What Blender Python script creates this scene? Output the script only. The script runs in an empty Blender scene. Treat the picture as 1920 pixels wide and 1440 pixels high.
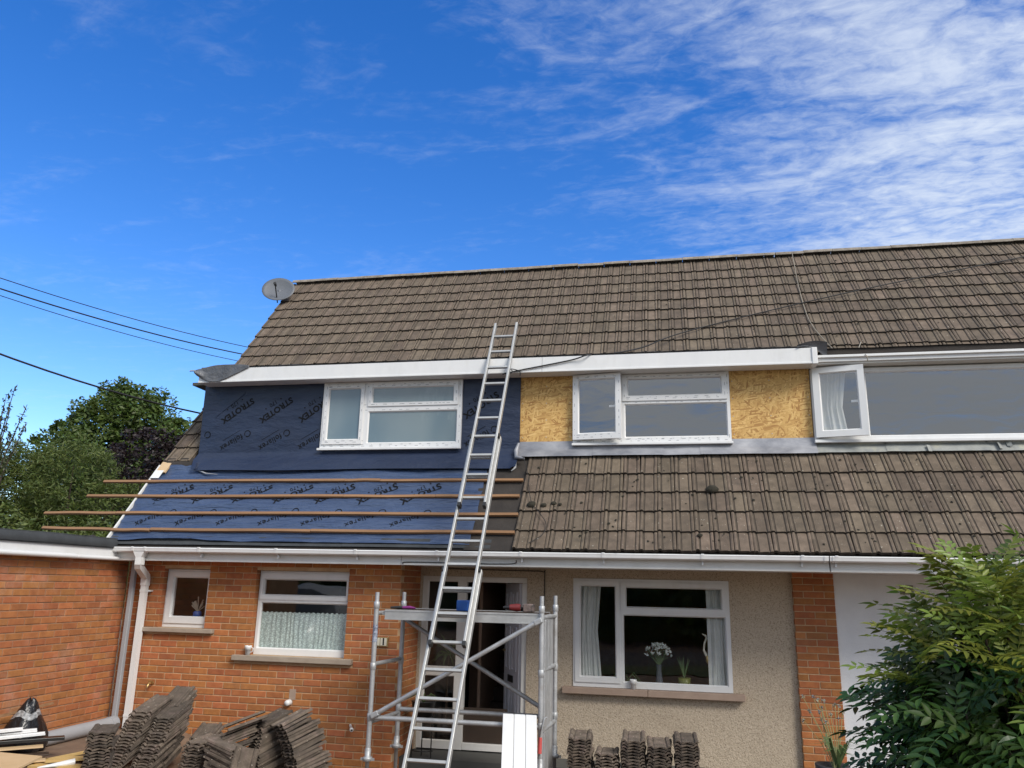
import bpy, math, random
from mathutils import Vector, Matrix, noise
random.seed(7)
S = bpy.context.scene
COL = S.collection
D = bpy.data
CZ = 2.12                       # height of the camera above the low part of the yard; everything below is written relative to the lens
rad = math.radians

# ------------------------------------------------------------------ camera, sky, sun, exposure
cam = D.objects.new('camera', D.cameras.new('camera'))
COL.objects.link(cam)
cam.data.sensor_width = 36.0
cam.data.lens = 36.0 * 1480.2 / 1920.0
cam.data.clip_end = 2000
cam.data.clip_start = 0.05
def cam_rot(pitch, yaw, roll):
    fw = Vector((math.sin(yaw)*math.cos(pitch), math.cos(yaw)*math.cos(pitch), math.sin(pitch)))
    r0 = Vector((math.cos(yaw), -math.sin(yaw), 0)); u0 = r0.cross(fw)
    r = r0*math.cos(roll) + u0*math.sin(roll); u = u0*math.cos(roll) - r0*math.sin(roll)
    return r, u, fw
CR, CU, CF = cam_rot(rad(14.346), rad(-11.6006), rad(1.2501))
m = Matrix((CR, CU, -CF)).transposed().to_4x4()
m.translation = Vector((0, 0, CZ))
cam.matrix_world = m
S.camera = cam

SUN_EL, SUN_AZ = rad(39), rad(130)      # azimuth clockwise from +Y (north = into the picture)
SKY_STRENGTH = 0.12
world = D.worlds.new("World"); S.world = world; world.use_nodes = True
def build_world():
    nt = world.node_tree; nt.nodes.clear(); N = nt.nodes.new; L = nt.links.new
    out = N('ShaderNodeOutputWorld'); bg = N('ShaderNodeBackground'); bg.inputs['Strength'].default_value = SKY_STRENGTH
    sky = N('ShaderNodeTexSky'); sky.sky_type = 'NISHITA'; sky.sun_disc = False
    sky.sun_elevation = SUN_EL; sky.sun_rotation = SUN_AZ; sky.air_density = 1.0; sky.dust_density = 0.35; sky.ozone_density = 2.4
    hs = N('ShaderNodeHueSaturation'); hs.inputs['Saturation'].default_value = 1.38; hs.inputs['Value'].default_value = 1.28
    hs.inputs['Hue'].default_value = 0.514
    L(sky.outputs[0], hs.inputs['Color'])
    tc = N('ShaderNodeTexCoord'); sep = N('ShaderNodeSeparateXYZ'); L(tc.outputs['Generated'], sep.inputs[0])
    def M(op, a, b=None, clamp=False):
        n = N('ShaderNodeMath'); n.operation = op; n.use_clamp = clamp
        for i, v in enumerate((a, b)):
            if v is None: continue
            if isinstance(v, (int, float)): n.inputs[i].default_value = v
            else: L(v, n.inputs[i])
        return n.outputs[0]
    z = M('MAXIMUM', sep.outputs['Z'], 0.03)
    px = M('DIVIDE', sep.outputs['X'], z); py = M('DIVIDE', sep.outputs['Y'], z)   # the cloud sheet seen as a flat layer overhead
    cb = N('ShaderNodeCombineXYZ'); L(px, cb.inputs[0]); L(py, cb.inputs[1])
    def noise_tex(scale, detail, rough, dist, rot=0.0, sx=1.0, sy=1.0, off=(0, 0, 0)):
        mp = N('ShaderNodeMapping'); mp.inputs['Rotation'].default_value[2] = rot
        mp.inputs['Scale'].default_value = (sx, sy, 1); mp.inputs['Location'].default_value = off
        L(cb.outputs[0], mp.inputs[0])
        n = N('ShaderNodeTexNoise'); n.inputs['Scale'].default_value = scale; n.inputs['Detail'].default_value = detail
        n.inputs['Roughness'].default_value = rough; n.inputs['Distortion'].default_value = dist
        L(mp.outputs[0], n.inputs['Vector']); return n.outputs['Fac']
    def ramp(x, a, b):
        n = N('ShaderNodeMapRange'); n.interpolation_type = 'SMOOTHSTEP'
        n.inputs['From Min'].default_value = a; n.inputs['From Max'].default_value = b
        L(x, n.inputs['Value']); return n.outputs[0]
    big = noise_tex(0.9, 3, 0.55, 0.4, off=(3.3, 1.7, 0))
    mid = noise_tex(2.2, 7, 0.62, 1.3, rot=0.75, sx=0.8, sy=2.0, off=(0.4, 5.2, 0))
    fine = noise_tex(17.0, 8, 0.62, 0.5, rot=0.6, sx=0.9, sy=1.35, off=(7.1, 0.3, 0))
    # cover grows towards the right and overhead/behind, thin to the left
    side = M('ADD', M('ADD', px, M('MULTIPLY', M('SUBTRACT', py, 1.6), -0.10)), M('MULTIPLY', M('SUBTRACT', big, 0.5), 1.1))
    behind = M('SUBTRACT', 1.0, ramp(py, -0.9, 0.9))      # the sky behind the camera is mostly cloud, as the panes show
    cover = ramp(M('ADD', side, M('MULTIPLY', behind, 1.5)), -0.70, 0.84)
    dens = M('ADD', M('MULTIPLY', mid, 0.62), M('MULTIPLY', fine, 0.38))
    thr = M('SUBTRACT', M('SUBTRACT', 0.585, M('MULTIPLY', cover, 0.225)), M('MULTIPLY', behind, 0.085))
    d = M('SUBTRACT', dens, thr)
    mask = ramp(d, -0.10, 0.30)
    wisp = M('MULTIPLY', ramp(noise_tex(1.5, 5, 0.6, 1.2, rot=-0.55, sx=2.6, sy=0.7, off=(1.5, 2.6, 0)), 0.60, 0.86), 0.15)
    mask = M('MAXIMUM', mask, wisp)
    mask = M('MULTIPLY', mask, M('ADD', M('ADD', M('MULTIPLY', cover, 0.64), 0.20), M('MULTIPLY', behind, 0.25)), True)
    mix = N('ShaderNodeMix'); mix.data_type = 'RGBA'
    L(mask, mix.inputs['Factor']); L(hs.outputs[0], mix.inputs['A']); mix.inputs['B'].default_value = (5.1, 5.55, 6.1, 1)
    L(mix.outputs['Result'], bg.inputs['Color']); L(bg.outputs[0], out.inputs[0])
build_world()

sun = D.objects.new('sun', D.lights.new('sun', 'SUN')); COL.objects.link(sun)
sun.data.energy = 2.6; sun.data.angle = rad(24); sun.data.color = (1.0, 0.94, 0.85)
sd = Vector((math.sin(SUN_AZ)*math.cos(SUN_EL), math.cos(SUN_AZ)*math.cos(SUN_EL), math.sin(SUN_EL)))
sun.rotation_euler = (-sd).to_track_quat('-Z', 'Y').to_euler()
sun.location = sd*30

S.view_settings.view_transform = 'Standard'; S.view_settings.look = 'None'
S.view_settings.gamma = 1.0; S.view_settings.exposure = 0.49; S.view_settings.use_curve_mapping = False
S.render.engine = 'CYCLES'
S.cycles.max_bounces = 8; S.cycles.transparent_max_bounces = 12

# ------------------------------------------------------------------ materials
MATS = {}
def pmat(name, c1, c2=None, scale=6.0, rough=0.7, bump=0.0, bscale=40.0, metal=0.0, rnd=0.0, island=False, spec=0.5,
         speck=None, speck_scale=60.0, speck_amt=0.12, stretch=(1, 1, 1), hue=0.0, sss=0, rough2=None, detail=5, coord='pos', blot=None, blot_scale=1.5, blot_amt=0.5, bdist=0.01):
    m = D.materials.new(name); m.use_nodes = True; nt = m.node_tree; N = nt.nodes.new; L = nt.links.new
    b = nt.nodes['Principled BSDF']; b.inputs['Roughness'].default_value = rough; b.inputs['Metallic'].default_value = metal
    b.inputs['Specular IOR Level'].default_value = spec
    geo = N('ShaderNodeNewGeometry')
    if coord == 'pos': vec = geo.outputs['Position']
    else: vec = N('ShaderNodeTexCoord').outputs['Object']
    mp = N('ShaderNodeMapping'); mp.inputs['Scale'].default_value = stretch; L(vec, mp.inputs[0]); vec = mp.outputs[0]
    def nz(sc, det=5, r=0.6):
        n = N('ShaderNodeTexNoise'); n.inputs['Scale'].default_value = sc; n.inputs['Detail'].default_value = det; n.inputs['Roughness'].default_value = r
        L(vec, n.inputs['Vector']); return n.outputs['Fac']
    def rmp(x, a, bb):
        n = N('ShaderNodeMapRange'); n.inputs['From Min'].default_value = a; n.inputs['From Max'].default_value = bb; L(x, n.inputs['Value']); return n.outputs[0]
    def mixc(f, a, bcol):
        n = N('ShaderNodeMix'); n.data_type = 'RGBA'; L(f, n.inputs['Factor'])
        for v, s in ((a, 'A'), (bcol, 'B')):
            if isinstance(v, tuple): n.inputs[s].default_value = (*v[:3], 1)
            else: L(v, n.inputs[s])
        return n.outputs['Result']
    c2 = c2 or tuple(x*0.8 for x in c1)
    col = mixc(rmp(nz(scale, detail), 0.3, 0.7), c1, c2)
    if blot: 
        mm = N('ShaderNodeMath'); mm.operation = 'MULTIPLY'; mm.inputs[1].default_value = blot_amt
        L(rmp(nz(blot_scale, 6, 0.65), 0.52, 0.72), mm.inputs[0]); col = mixc(mm.outputs[0], col, blot)
    if speck: col = mixc(rmp(nz(speck_scale, 2, 0.5), 0.70-speck_amt, 0.76-speck_amt), col, speck)
    if rnd or hue:
        src = geo.outputs['Random Per Island'] if island else N('ShaderNodeObjectInfo').outputs['Random']
        h = N('ShaderNodeHueSaturation'); L(col, h.inputs['Color'])
        L(rmp(src, 0, 1), h.inputs['Value']); h.inputs['Value'].links[0].from_node.inputs['To Min'].default_value = 1-rnd
        h.inputs['Value'].links[0].from_node.inputs['To Max'].default_value = 1+rnd*0.8
        if hue:
            w = N('ShaderNodeMath'); w.operation = 'MULTIPLY'; w.inputs[1].default_value = 7.31; L(src, w.inputs[0])
            fr = N('ShaderNodeMath'); fr.operation = 'FRACT'; L(w.outputs[0], fr.inputs[0])
            r = rmp(fr.outputs[0], 0, 1); r.node.inputs['To Min'].default_value = 0.5-hue; r.node.inputs['To Max'].default_value = 0.5+hue
            L(r, h.inputs['Hue'])
        col = h.outputs['Color']
    L(col, b.inputs['Base Color'])
    if rough2 is not None:
        r = rmp(nz(scale*1.7), 0.3, 0.7); r.node.inputs['To Min'].default_value = rough; r.node.inputs['To Max'].default_value = rough2; L(r, b.inputs['Roughness'])
    if bump:
        bp = N('ShaderNodeBump'); bp.inputs['Strength'].default_value = bump; bp.inputs['Distance'].default_value = bdist
        L(nz(bscale, 4), bp.inputs['Height']); L(bp.outputs[0], b.inputs['Normal'])
    MATS[name] = m; return m

def glass(name, ior=1.5, tint=(1, 1, 1), rough=0.0):
    m = D.materials.new(name); m.use_nodes = True; nt = m.node_tree; nt.nodes.clear(); N = nt.nodes.new; L = nt.links.new
    o = N('ShaderNodeOutputMaterial'); mx = N('ShaderNodeMixShader'); t = N('ShaderNodeBsdfTransparent'); g = N('ShaderNodeBsdfGlossy')
    t.inputs[0].default_value = (*tint, 1); g.inputs['Roughness'].default_value = rough
    f = N('ShaderNodeFresnel'); f.inputs['IOR'].default_value = ior
    nz = N('ShaderNodeTexNoise'); nz.inputs['Scale'].default_value = 1.6; geo = N('ShaderNodeNewGeometry'); L(geo.outputs['Position'], nz.inputs['Vector'])
    bp = N('ShaderNodeBump'); bp.inputs['Strength'].default_value = 0.10; bp.inputs['Distance'].default_value = 0.02; L(nz.outputs['Fac'], bp.inputs['Height']); L(bp.outputs[0], g.inputs['Normal'])
    iv = N('ShaderNodeMath'); iv.operation = 'SUBTRACT'; iv.inputs[0].default_value = 1.0; L(geo.outputs['Backfacing'], iv.inputs[1])   # the sheet does not refract, so it mirrors on its outer faces only
    mu = N('ShaderNodeMath'); mu.operation = 'MULTIPLY'; L(f.outputs[0], mu.inputs[0]); L(iv.outputs[0], mu.inputs[1])
    L(mu.outputs[0], mx.inputs[0]); L(t.outputs[0], mx.inputs[1]); L(g.outputs[0], mx.inputs[2]); L(mx.outputs[0], o.inputs[0])
    MATS[name] = m; return m

BR1, BR2 = (0.43, 0.160, 0.052), (0.32, 0.108, 0.036)
M_brick = pmat('orange_brick', BR1, BR2, 14, 0.85, 0.35, 120, rnd=0.19, hue=0.009, blot=(0.33, 0.15, 0.09), blot_scale=3, blot_amt=0.4)
M_brick_i = pmat('orange_brick_joined', BR1, BR2, 14, 0.85, 0.35, 120, rnd=0.19, hue=0.009, island=True, blot=(0.33, 0.15, 0.09), blot_scale=3, blot_amt=0.4)
M_gbrick = pmat('weathered_brick', (0.40, 0.150, 0.050), (0.30, 0.105, 0.036), 12, 0.88, 0.5, 110, rnd=0.18, hue=0.009, blot=(0.50, 0.31, 0.23), blot_scale=2.2, blot_amt=0.45)
M_mortar = pmat('sandy_mortar', (0.55, 0.39, 0.24), (0.40, 0.26, 0.15), 9, 0.95, 0.5, 150)
M_gmortar = pmat('dark_mortar', (0.22, 0.12, 0.07), (0.34, 0.22, 0.14), 5, 0.95, 0.5, 150)
M_dash = pmat('pebbledash_render', (0.54, 0.45, 0.345), (0.42, 0.345, 0.255), 52, 0.95, 1.0, 55, speck=(0.25, 0.195, 0.14), speck_scale=95, speck_amt=0.11, detail=3, blot=(0.27, 0.215, 0.155), blot_scale=1.1, blot_amt=0.35)
M_white_wall = pmat('white_render', (0.74, 0.75, 0.76), (0.66, 0.67, 0.69), 4, 0.9, 0.4, 90)
TI1, TI2 = (0.168, 0.128, 0.093), (0.098, 0.074, 0.053)
TK = dict(scale=9, rough=0.92, bump=0.5, bscale=130, rnd=0.22, hue=0.008, speck=(0.42, 0.39, 0.32), speck_scale=42, speck_amt=0.0, blot=(0.06, 0.048, 0.038), blot_scale=7, blot_amt=0.55)
M_tile = pmat('brown_concrete_tile', TI1, TI2, **TK)
M_tile_i = pmat('brown_concrete_tile_joined', TI1, TI2, island=True, **TK)
M_oldtile = pmat('old_stacked_tile', (0.140, 0.110, 0.084), (0.068, 0.053, 0.041), 11, 0.95, 0.6, 120, rnd=0.42, speck=(0.40, 0.35, 0.29), speck_scale=40, speck_amt=0.02, blot=(0.24, 0.17, 0.15), blot_scale=9, blot_amt=0.5)
M_ridge = pmat('ridge_mortar_tile', (0.32, 0.28, 0.23), (0.16, 0.135, 0.105), 12, 0.95, 0.8, 60, rnd=0.12)
M_pvc = pmat('white_pvc', (0.72, 0.72, 0.715), (0.67, 0.675, 0.68), 3, 0.32, blot=(0.50, 0.49, 0.45), blot_scale=4.5, blot_amt=0.22, stretch=(1.6, 1, 0.7))
M_pvc2 = pmat('aged_white_pvc', (0.70, 0.69, 0.665), (0.63, 0.62, 0.59), 2.5, 0.4, blot=(0.45, 0.43, 0.38), blot_scale=2, blot_amt=0.3)
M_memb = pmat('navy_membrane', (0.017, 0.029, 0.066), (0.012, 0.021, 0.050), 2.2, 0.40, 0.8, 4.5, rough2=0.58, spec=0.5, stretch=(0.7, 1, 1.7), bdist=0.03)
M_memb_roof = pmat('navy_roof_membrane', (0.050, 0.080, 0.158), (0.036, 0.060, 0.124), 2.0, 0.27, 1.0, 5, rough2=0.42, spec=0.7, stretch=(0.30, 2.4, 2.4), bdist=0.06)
M_print = pmat('black_print', (0.003, 0.0035, 0.005), (0.004, 0.0045, 0.006), 5, 0.75, spec=0.25)
M_felt = pmat('old_black_felt', (0.040, 0.033, 0.028), (0.022, 0.018, 0.016), 5, 0.9, 0.5, 40)
M_feltgrey = pmat('grey_mineral_felt', (0.050, 0.055, 0.060), (0.032, 0.036, 0.04), 8, 0.85, 0.5, 90)
M_flap = pmat('grey_rubber_felt', (0.13, 0.135, 0.15), (0.07, 0.074, 0.082), 6, 0.42, 0.8, 9, bdist=0.03)
M_batten = pmat('brown_timber_batten', (0.30, 0.165, 0.080), (0.20, 0.105, 0.048), 3, 0.75, 0.3, 40, stretch=(0.4, 5, 5), rnd=0.1)
M_lead = pmat('lead_flashing', (0.38, 0.385, 0.41), (0.15, 0.16, 0.19), 4, 0.36, 0.9, 7, metal=0.25, stretch=(0.6, 1, 1), rough2=0.6)
M_oldlead = pmat('weathered_lead', (0.30, 0.31, 0.29), (0.19, 0.20, 0.20), 7, 0.7, 0.3, 30, blot=(0.42, 0.40, 0.28), blot_scale=4, blot_amt=0.6)
M_alu = pmat('aluminium', (0.50, 0.50, 0.49), (0.40, 0.40, 0.39), 8, 0.42, 0.15, 60, metal=0.6, rough2=0.56)
M_galv = pmat('galvanised_tube', (0.48, 0.49, 0.50), (0.34, 0.35, 0.36), 7, 0.5, 0.3, 40, metal=0.45, blot=(0.30, 0.28, 0.26), blot_scale=9, blot_amt=0.6)
M_stone = pmat('sill_stone', (0.36, 0.30, 0.24), (0.29, 0.235, 0.185), 7, 0.9, 0.3, 90)
M_stone2 = pmat('pink_sill_stone', (0.37, 0.275, 0.215), (0.31, 0.225, 0.175), 7, 0.9, 0.3, 90)
M_step = pmat('step_concrete', (0.30, 0.27, 0.22), (0.20, 0.18, 0.15), 5, 0.92, 0.3, 60)
M_greypvc = pmat('grey_pvc', (0.34, 0.35, 0.37), (0.30, 0.31, 0.33), 3, 0.45)
M_black = pmat('black_plastic', (0.012, 0.012, 0.013), (0.02, 0.02, 0.02), 6, 0.35)
M_bag = pmat('black_bin_bag', (0.010, 0.010, 0.012), (0.016, 0.016, 0.018), 6, 0.22, 0.8, 22)
M_tape = pmat('clear_wrap', (0.50, 0.51, 0.52), (0.05, 0.05, 0.055), 34, 0.2)
M_pine = pmat('fresh_pine', (0.60, 0.42, 0.17), (0.50, 0.33, 0.12), 4, 0.7, 0.2, 40, stretch=(1, 4, 4))
M_ply = pmat('plywood_sheet', (0.58, 0.42, 0.25), (0.50, 0.35, 0.19), 3, 0.7, 0.1, 30)
M_paving = pmat('brown_paving', (0.20, 0.13, 0.085), (0.14, 0.09, 0.06), 5, 0.9, 0.5, 40, blot=(0.28, 0.24, 0.19), blot_scale=3, blot_amt=0.6)
M_asphalt = pmat('asphalt', (0.055, 0.055, 0.058), (0.04, 0.04, 0.042), 8, 0.9, 0.4, 90)
M_grass = pmat('grass', (0.05, 0.085, 0.02), (0.035, 0.06, 0.015), 4, 0.9, 0.6, 60)
M_cable = pmat('black_cable', (0.008, 0.008, 0.009), (0.012, 0.012, 0.013), 4, 0.6)
M_string = pmat('pale_cord', (0.35, 0.32, 0.26), (0.28, 0.25, 0.2), 4, 0.8)
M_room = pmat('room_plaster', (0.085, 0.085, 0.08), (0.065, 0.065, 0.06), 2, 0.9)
M_hall = pmat('hall_plaster', (0.50, 0.33, 0.24), (0.44, 0.29, 0.21), 2, 0.9)
M_darkwood = pmat('dark_wood', (0.05, 0.03, 0.02), (0.03, 0.02, 0.012), 4, 0.6)
M_dish = pmat('grey_dish', (0.13, 0.14, 0.16), (0.10, 0.11, 0.125), 3, 0.5)
M_doorgrey = pmat('grey_white_door', (0.62, 0.62, 0.66), (0.56, 0.56, 0.60), 3, 0.4)
M_curtain = pmat('white_curtain', (0.62, 0.64, 0.62), (0.52, 0.54, 0.52), 6, 0.9)
M_red = pmat('red_plastic', (0.20, 0.02, 0.02), (0.10, 0.015, 0.015), 6, 0.35)
M_blue = pmat('blue_plastic', (0.015, 0.09, 0.35), (0.012, 0.07, 0.3), 6, 0.4)
M_purple = pmat('purple_plastic', (0.20, 0.02, 0.16), (0.16, 0.015, 0.13), 6, 0.4)
M_gold = pmat('brass', (0.55, 0.40, 0.18), (0.42, 0.3, 0.12), 6, 0.35, metal=0.8)
M_cream = pmat('cream_enamel', (0.72, 0.68, 0.55), (0.66, 0.62, 0.5), 8, 0.35)
M_pinktool = pmat('pink_red_handle', (0.55, 0.10, 0.09), (0.45, 0.07, 0.07), 6, 0.4)
M_pot = pmat('slate_pot', (0.05, 0.05, 0.06), (0.035, 0.035, 0.04), 6, 0.6)
M_green = pmat('house_plant_green', (0.10, 0.15, 0.05), (0.06, 0.10, 0.03), 8, 0.6)
M_yellowpot = pmat('olive_pot', (0.20, 0.22, 0.05), (0.16, 0.18, 0.04), 6, 0.4)
M_petal = pmat('white_petal', (0.75, 0.78, 0.75), (0.65, 0.68, 0.62), 20, 0.7)
M_moss = pmat('dark_moss', (0.018, 0.016, 0.010), (0.03, 0.026, 0.016), 30, 0.95, 0.8, 80)
M_bark = pmat('bark', (0.07, 0.05, 0.035), (0.045, 0.032, 0.022), 14, 0.95, 0.8, 40)
M_darkgreen_car = pmat('silver_car_paint', (0.55, 0.56, 0.58), (0.5, 0.51, 0.53), 3, 0.25, metal=0.3)
G_low = glass('window_glass', 1.75)
G_up = glass('coated_window_glass', 2.9)
G_frost = None

def osb():
    m = D.materials.new('oriented_strand_board'); m.use_nodes = True; nt = m.node_tree; N = nt.nodes.new; L = nt.links.new
    b = nt.nodes['Principled BSDF']; b.inputs['Roughness'].default_value = 0.75
    geo = N('ShaderNodeNewGeometry'); cur = None; hgt = None
    for i, (rot, sx, sc, off) in enumerate(((0.15, 5.5, 58, 0), (1.2, 5, 55, 3.1), (-0.55, 6, 60, 7.7), (2.2, 5, 55, 11.3), (0.75, 5.5, 58, 17.0), (1.75, 5, 58, 23.3), (-0.15, 6, 60, 29.1))):
        wn = N('ShaderNodeTexNoise'); wn.inputs['Scale'].default_value = 5; L(geo.outputs['Position'], wn.inputs['Vector'])
        ad = N('ShaderNodeVectorMath'); ad.operation = 'MULTIPLY_ADD'; L(wn.outputs['Color'], ad.inputs[0]); ad.inputs[1].default_value = (0.016, 0, 0.016); L(geo.outputs['Position'], ad.inputs[2])
        mp = N('ShaderNodeMapping'); mp.vector_type = 'TEXTURE'; mp.inputs['Rotation'].default_value = (0, rot, 0); mp.inputs['Scale'].default_value = (sx, 1000, 1); mp.inputs['Location'].default_value = (off, 0, off)
        L(ad.outputs[0], mp.inputs[0])
        v = N('ShaderNodeTexVoronoi'); v.inputs['Scale'].default_value = sc; v.inputs['Randomness'].default_value = 1; L(mp.outputs[0], v.inputs['Vector'])
        cr = N('ShaderNodeValToRGB'); e = cr.color_ramp.elements
        e[0].position = 0.08; e[0].color = (0.36, 0.185, 0.055, 1); e[1].position = 1; e[1].color = (0.70, 0.47, 0.185, 1)
        q = e.new(0.35); q.color = (0.53, 0.315, 0.105, 1); q = e.new(0.75); q.color = (0.61, 0.385, 0.135, 1)
        sp = N('ShaderNodeSeparateColor'); L(v.outputs['Color'], sp.inputs[0]); L(sp.outputs[0], cr.inputs[0])
        if cur is None: cur = cr.outputs[0]; hgt = sp.outputs[1]
        else:
            mk = N('ShaderNodeMath'); mk.operation = 'GREATER_THAN'; L(sp.outputs[2], mk.inputs[0]); mk.inputs[1].default_value = 0.70
            mx = N('ShaderNodeMix'); mx.data_type = 'RGBA'; L(mk.outputs[0], mx.inputs['Factor']); L(cur, mx.inputs['A']); L(cr.outputs[0], mx.inputs['B']); cur = mx.outputs['Result']
    L(cur, b.inputs['Base Color'])
    bp = N('ShaderNodeBump'); bp.inputs['Strength'].default_value = 0.25; bp.inputs['Distance'].default_value = 0.004; L(hgt, bp.inputs['Height']); L(bp.outputs[0], b.inputs['Normal'])
    return m
M_osb = osb()

def leafmat(name, c1, c2, rnd=0.35, rough=0.5, trans=0.35, island=True, hue=0.02):
    m = pmat(name, c1, c2, 0.7, rough, rnd=rnd, hue=hue, island=island)
    nt = m.node_tree; N = nt.nodes.new; L = nt.links.new; b = nt.nodes['Principled BSDF']; o = nt.nodes['Material Output']
    t = N('ShaderNodeBsdfTranslucent'); mx = N('ShaderNodeMixShader'); mx.inputs[0].default_value = trans
    L(b.inputs['Base Color'].links[0].from_socket, t.inputs[0]); L(b.outputs[0], mx.inputs[1]); L(t.outputs[0], mx.inputs[2]); L(mx.outputs[0], o.inputs[0])
    return m
M_leafA = leafmat('broad_tree_leaf', (0.062, 0.108, 0.022), (0.100, 0.148, 0.028))
M_leafW = leafmat('willow_leaf', (0.125, 0.160, 0.036), (0.082, 0.118, 0.024))
M_leafP = leafmat('purple_beech_leaf', (0.020, 0.012, 0.013), (0.030, 0.018, 0.018), hue=0.01)
M_leafS = leafmat('sapling_leaf', (0.06, 0.075, 0.03), (0.04, 0.055, 0.02))
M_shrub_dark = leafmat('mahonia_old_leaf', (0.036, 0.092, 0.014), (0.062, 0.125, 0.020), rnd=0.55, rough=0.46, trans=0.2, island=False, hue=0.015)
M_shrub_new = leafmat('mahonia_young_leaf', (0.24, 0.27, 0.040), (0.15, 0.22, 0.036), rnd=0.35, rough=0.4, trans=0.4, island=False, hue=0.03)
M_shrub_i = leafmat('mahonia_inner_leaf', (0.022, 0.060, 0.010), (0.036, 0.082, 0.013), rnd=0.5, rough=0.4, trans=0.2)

# ------------------------------------------------------------------ mesh helpers
WP = {}
def P(o): return WP[o.name]
class MB:
    def __init__(s): s.v = []; s.f = []; s.mi = []; s.smooth = []
    def add(s, vs, fs, mi=0, smooth=False):
        o = len(s.v); s.v += [tuple(x) for x in vs]
        for f in fs: s.f.append(tuple(i+o for i in f)); s.mi.append(mi); s.smooth.append(smooth)
    def box(s, x0, x1, y0, y1, z0, z1, mi=0):
        s.add([(x0,y0,z0),(x1,y0,z0),(x1,y1,z0),(x0,y1,z0),(x0,y0,z1),(x1,y0,z1),(x1,y1,z1),(x0,y1,z1)],
              [(0,3,2,1),(4,5,6,7),(0,1,5,4),(1,2,6,5),(2,3,7,6),(3,0,4,7)], mi)
    def obox(s, c, ax, ay, az, mi=0):
        c = Vector(c); ax, ay, az = Vector(ax), Vector(ay), Vector(az)
        s.add([c-ax-ay-az, c+ax-ay-az, c+ax+ay-az, c-ax+ay-az, c-ax-ay+az, c+ax-ay+az, c+ax+ay+az, c-ax+ay+az],
              [(0,3,2,1),(4,5,6,7),(0,1,5,4),(1,2,6,5),(2,3,7,6),(3,0,4,7)], mi)
    def beam(s, a, b, w, h, up=(0,0,1), mi=0):
        a, b = Vector(a), Vector(b); d = (b-a).normalized(); sd = d.cross(Vector(up)).normalized(); u = sd.cross(d)
        s.obox((a+b)/2, (b-a)/2, sd*w/2, u*h/2, mi)
    def tube(s, pts, r, n=8, mi=0, cap=True):
        pts = [Vector(p) for p in pts]; rs = r if isinstance(r, (list, tuple)) else [r]*len(pts)
        vs = []; fs = []; prev = None
        for i, p in enumerate(pts):
            d = (pts[min(i+1, len(pts)-1)] - pts[max(i-1, 0)]).normalized()
            if prev is None:
                a = d.orthogonal().normalized()
            else:
                a = (prev - d*prev.dot(d)).normalized()
            prev = a; b = d.cross(a)
            for k in range(n):
                t = 2*math.pi*k/n; vs.append(p + (a*math.cos(t) + b*math.sin(t))*rs[i])
        for i in range(len(pts)-1):
            for k in range(n):
                fs.append((i*n+k, i*n+(k+1)%n, (i+1)*n+(k+1)%n, (i+1)*n+k))
        s.add(vs, fs, mi, True)
        if cap:
            s.add(vs[:n], [tuple(reversed(range(n)))], mi); s.add(vs[-n:], [tuple(range(n))], mi)
    def lathe(s, c, prof, n=16, mi=0, axis=None):
        c = Vector(c); q = Vector((0,0,1)).rotation_difference(Vector(axis).normalized()) if axis else None
        vs = []
        for r, z in prof:
            for k in range(n):
                t = 2*math.pi*k/n; p = Vector((r*math.cos(t), r*math.sin(t), z))
                vs.append(c + (q @ p if q else p))
        fs = [(i*n+k, i*n+(k+1)%n, (i+1)*n+(k+1)%n, (i+1)*n+k) for i in range(len(prof)-1) for k in range(n)]
        s.add(vs, fs, mi, True)
    def grid(s, fn, nu, nv, mi=0, smooth=True):
        vs = [fn(i/nu, j/nv) for j in range(nv+1) for i in range(nu+1)]
        s.add(vs, [(j*(nu+1)+i, j*(nu+1)+i+1, (j+1)*(nu+1)+i+1, (j+1)*(nu+1)+i) for j in range(nv) for i in range(nu)], mi, smooth)
    def plate(s, x0, x1, z0, z1, y0, y1, holes=(), mi=0):
        """slab in the XZ plane, y0 front, y1 back, with rectangular holes (hx0,hx1,hz0,hz1)"""
        xs = sorted({x0, x1, *[min(max(h[k], x0), x1) for h in holes for k in (0, 1)]})
        zs = sorted({z0, z1, *[min(max(h[k], z0), z1) for h in holes for k in (2, 3)]})
        def solid(i, j):
            if i < 0 or j < 0 or i >= len(xs)-1 or j >= len(zs)-1: return False
            cx, cz = (xs[i]+xs[i+1])/2, (zs[j]+zs[j+1])/2
            return not any(h[0] < cx < h[1] and h[2] < cz < h[3] for h in holes)
        for i in range(len(xs)-1):
            for j in range(len(zs)-1):
                if not solid(i, j): continue
                a, b, c, d = xs[i], xs[i+1], zs[j], zs[j+1]
                s.add([(a,y0,c),(b,y0,c),(b,y0,d),(a,y0,d)], [(0,1,2,3)], mi)
                s.add([(a,y1,c),(b,y1,c),(b,y1,d),(a,y1,d)], [(3,2,1,0)], mi)
                if not solid(i-1, j): s.add([(a,y0,c),(a,y1,c),(a,y1,d),(a,y0,d)], [(3,2,1,0)], mi)
                if not solid(i+1, j): s.add([(b,y0,c),(b,y1,c),(b,y1,d),(b,y0,d)], [(0,1,2,3)], mi)
                if not solid(i, j-1): s.add([(a,y0,c),(b,y0,c),(b,y1,c),(a,y1,c)], [(3,2,1,0)], mi)
                if not solid(i, j+1): s.add([(a,y0,d),(b,y0,d),(b,y1,d),(a,y1,d)], [(0,1,2,3)], mi)
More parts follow.
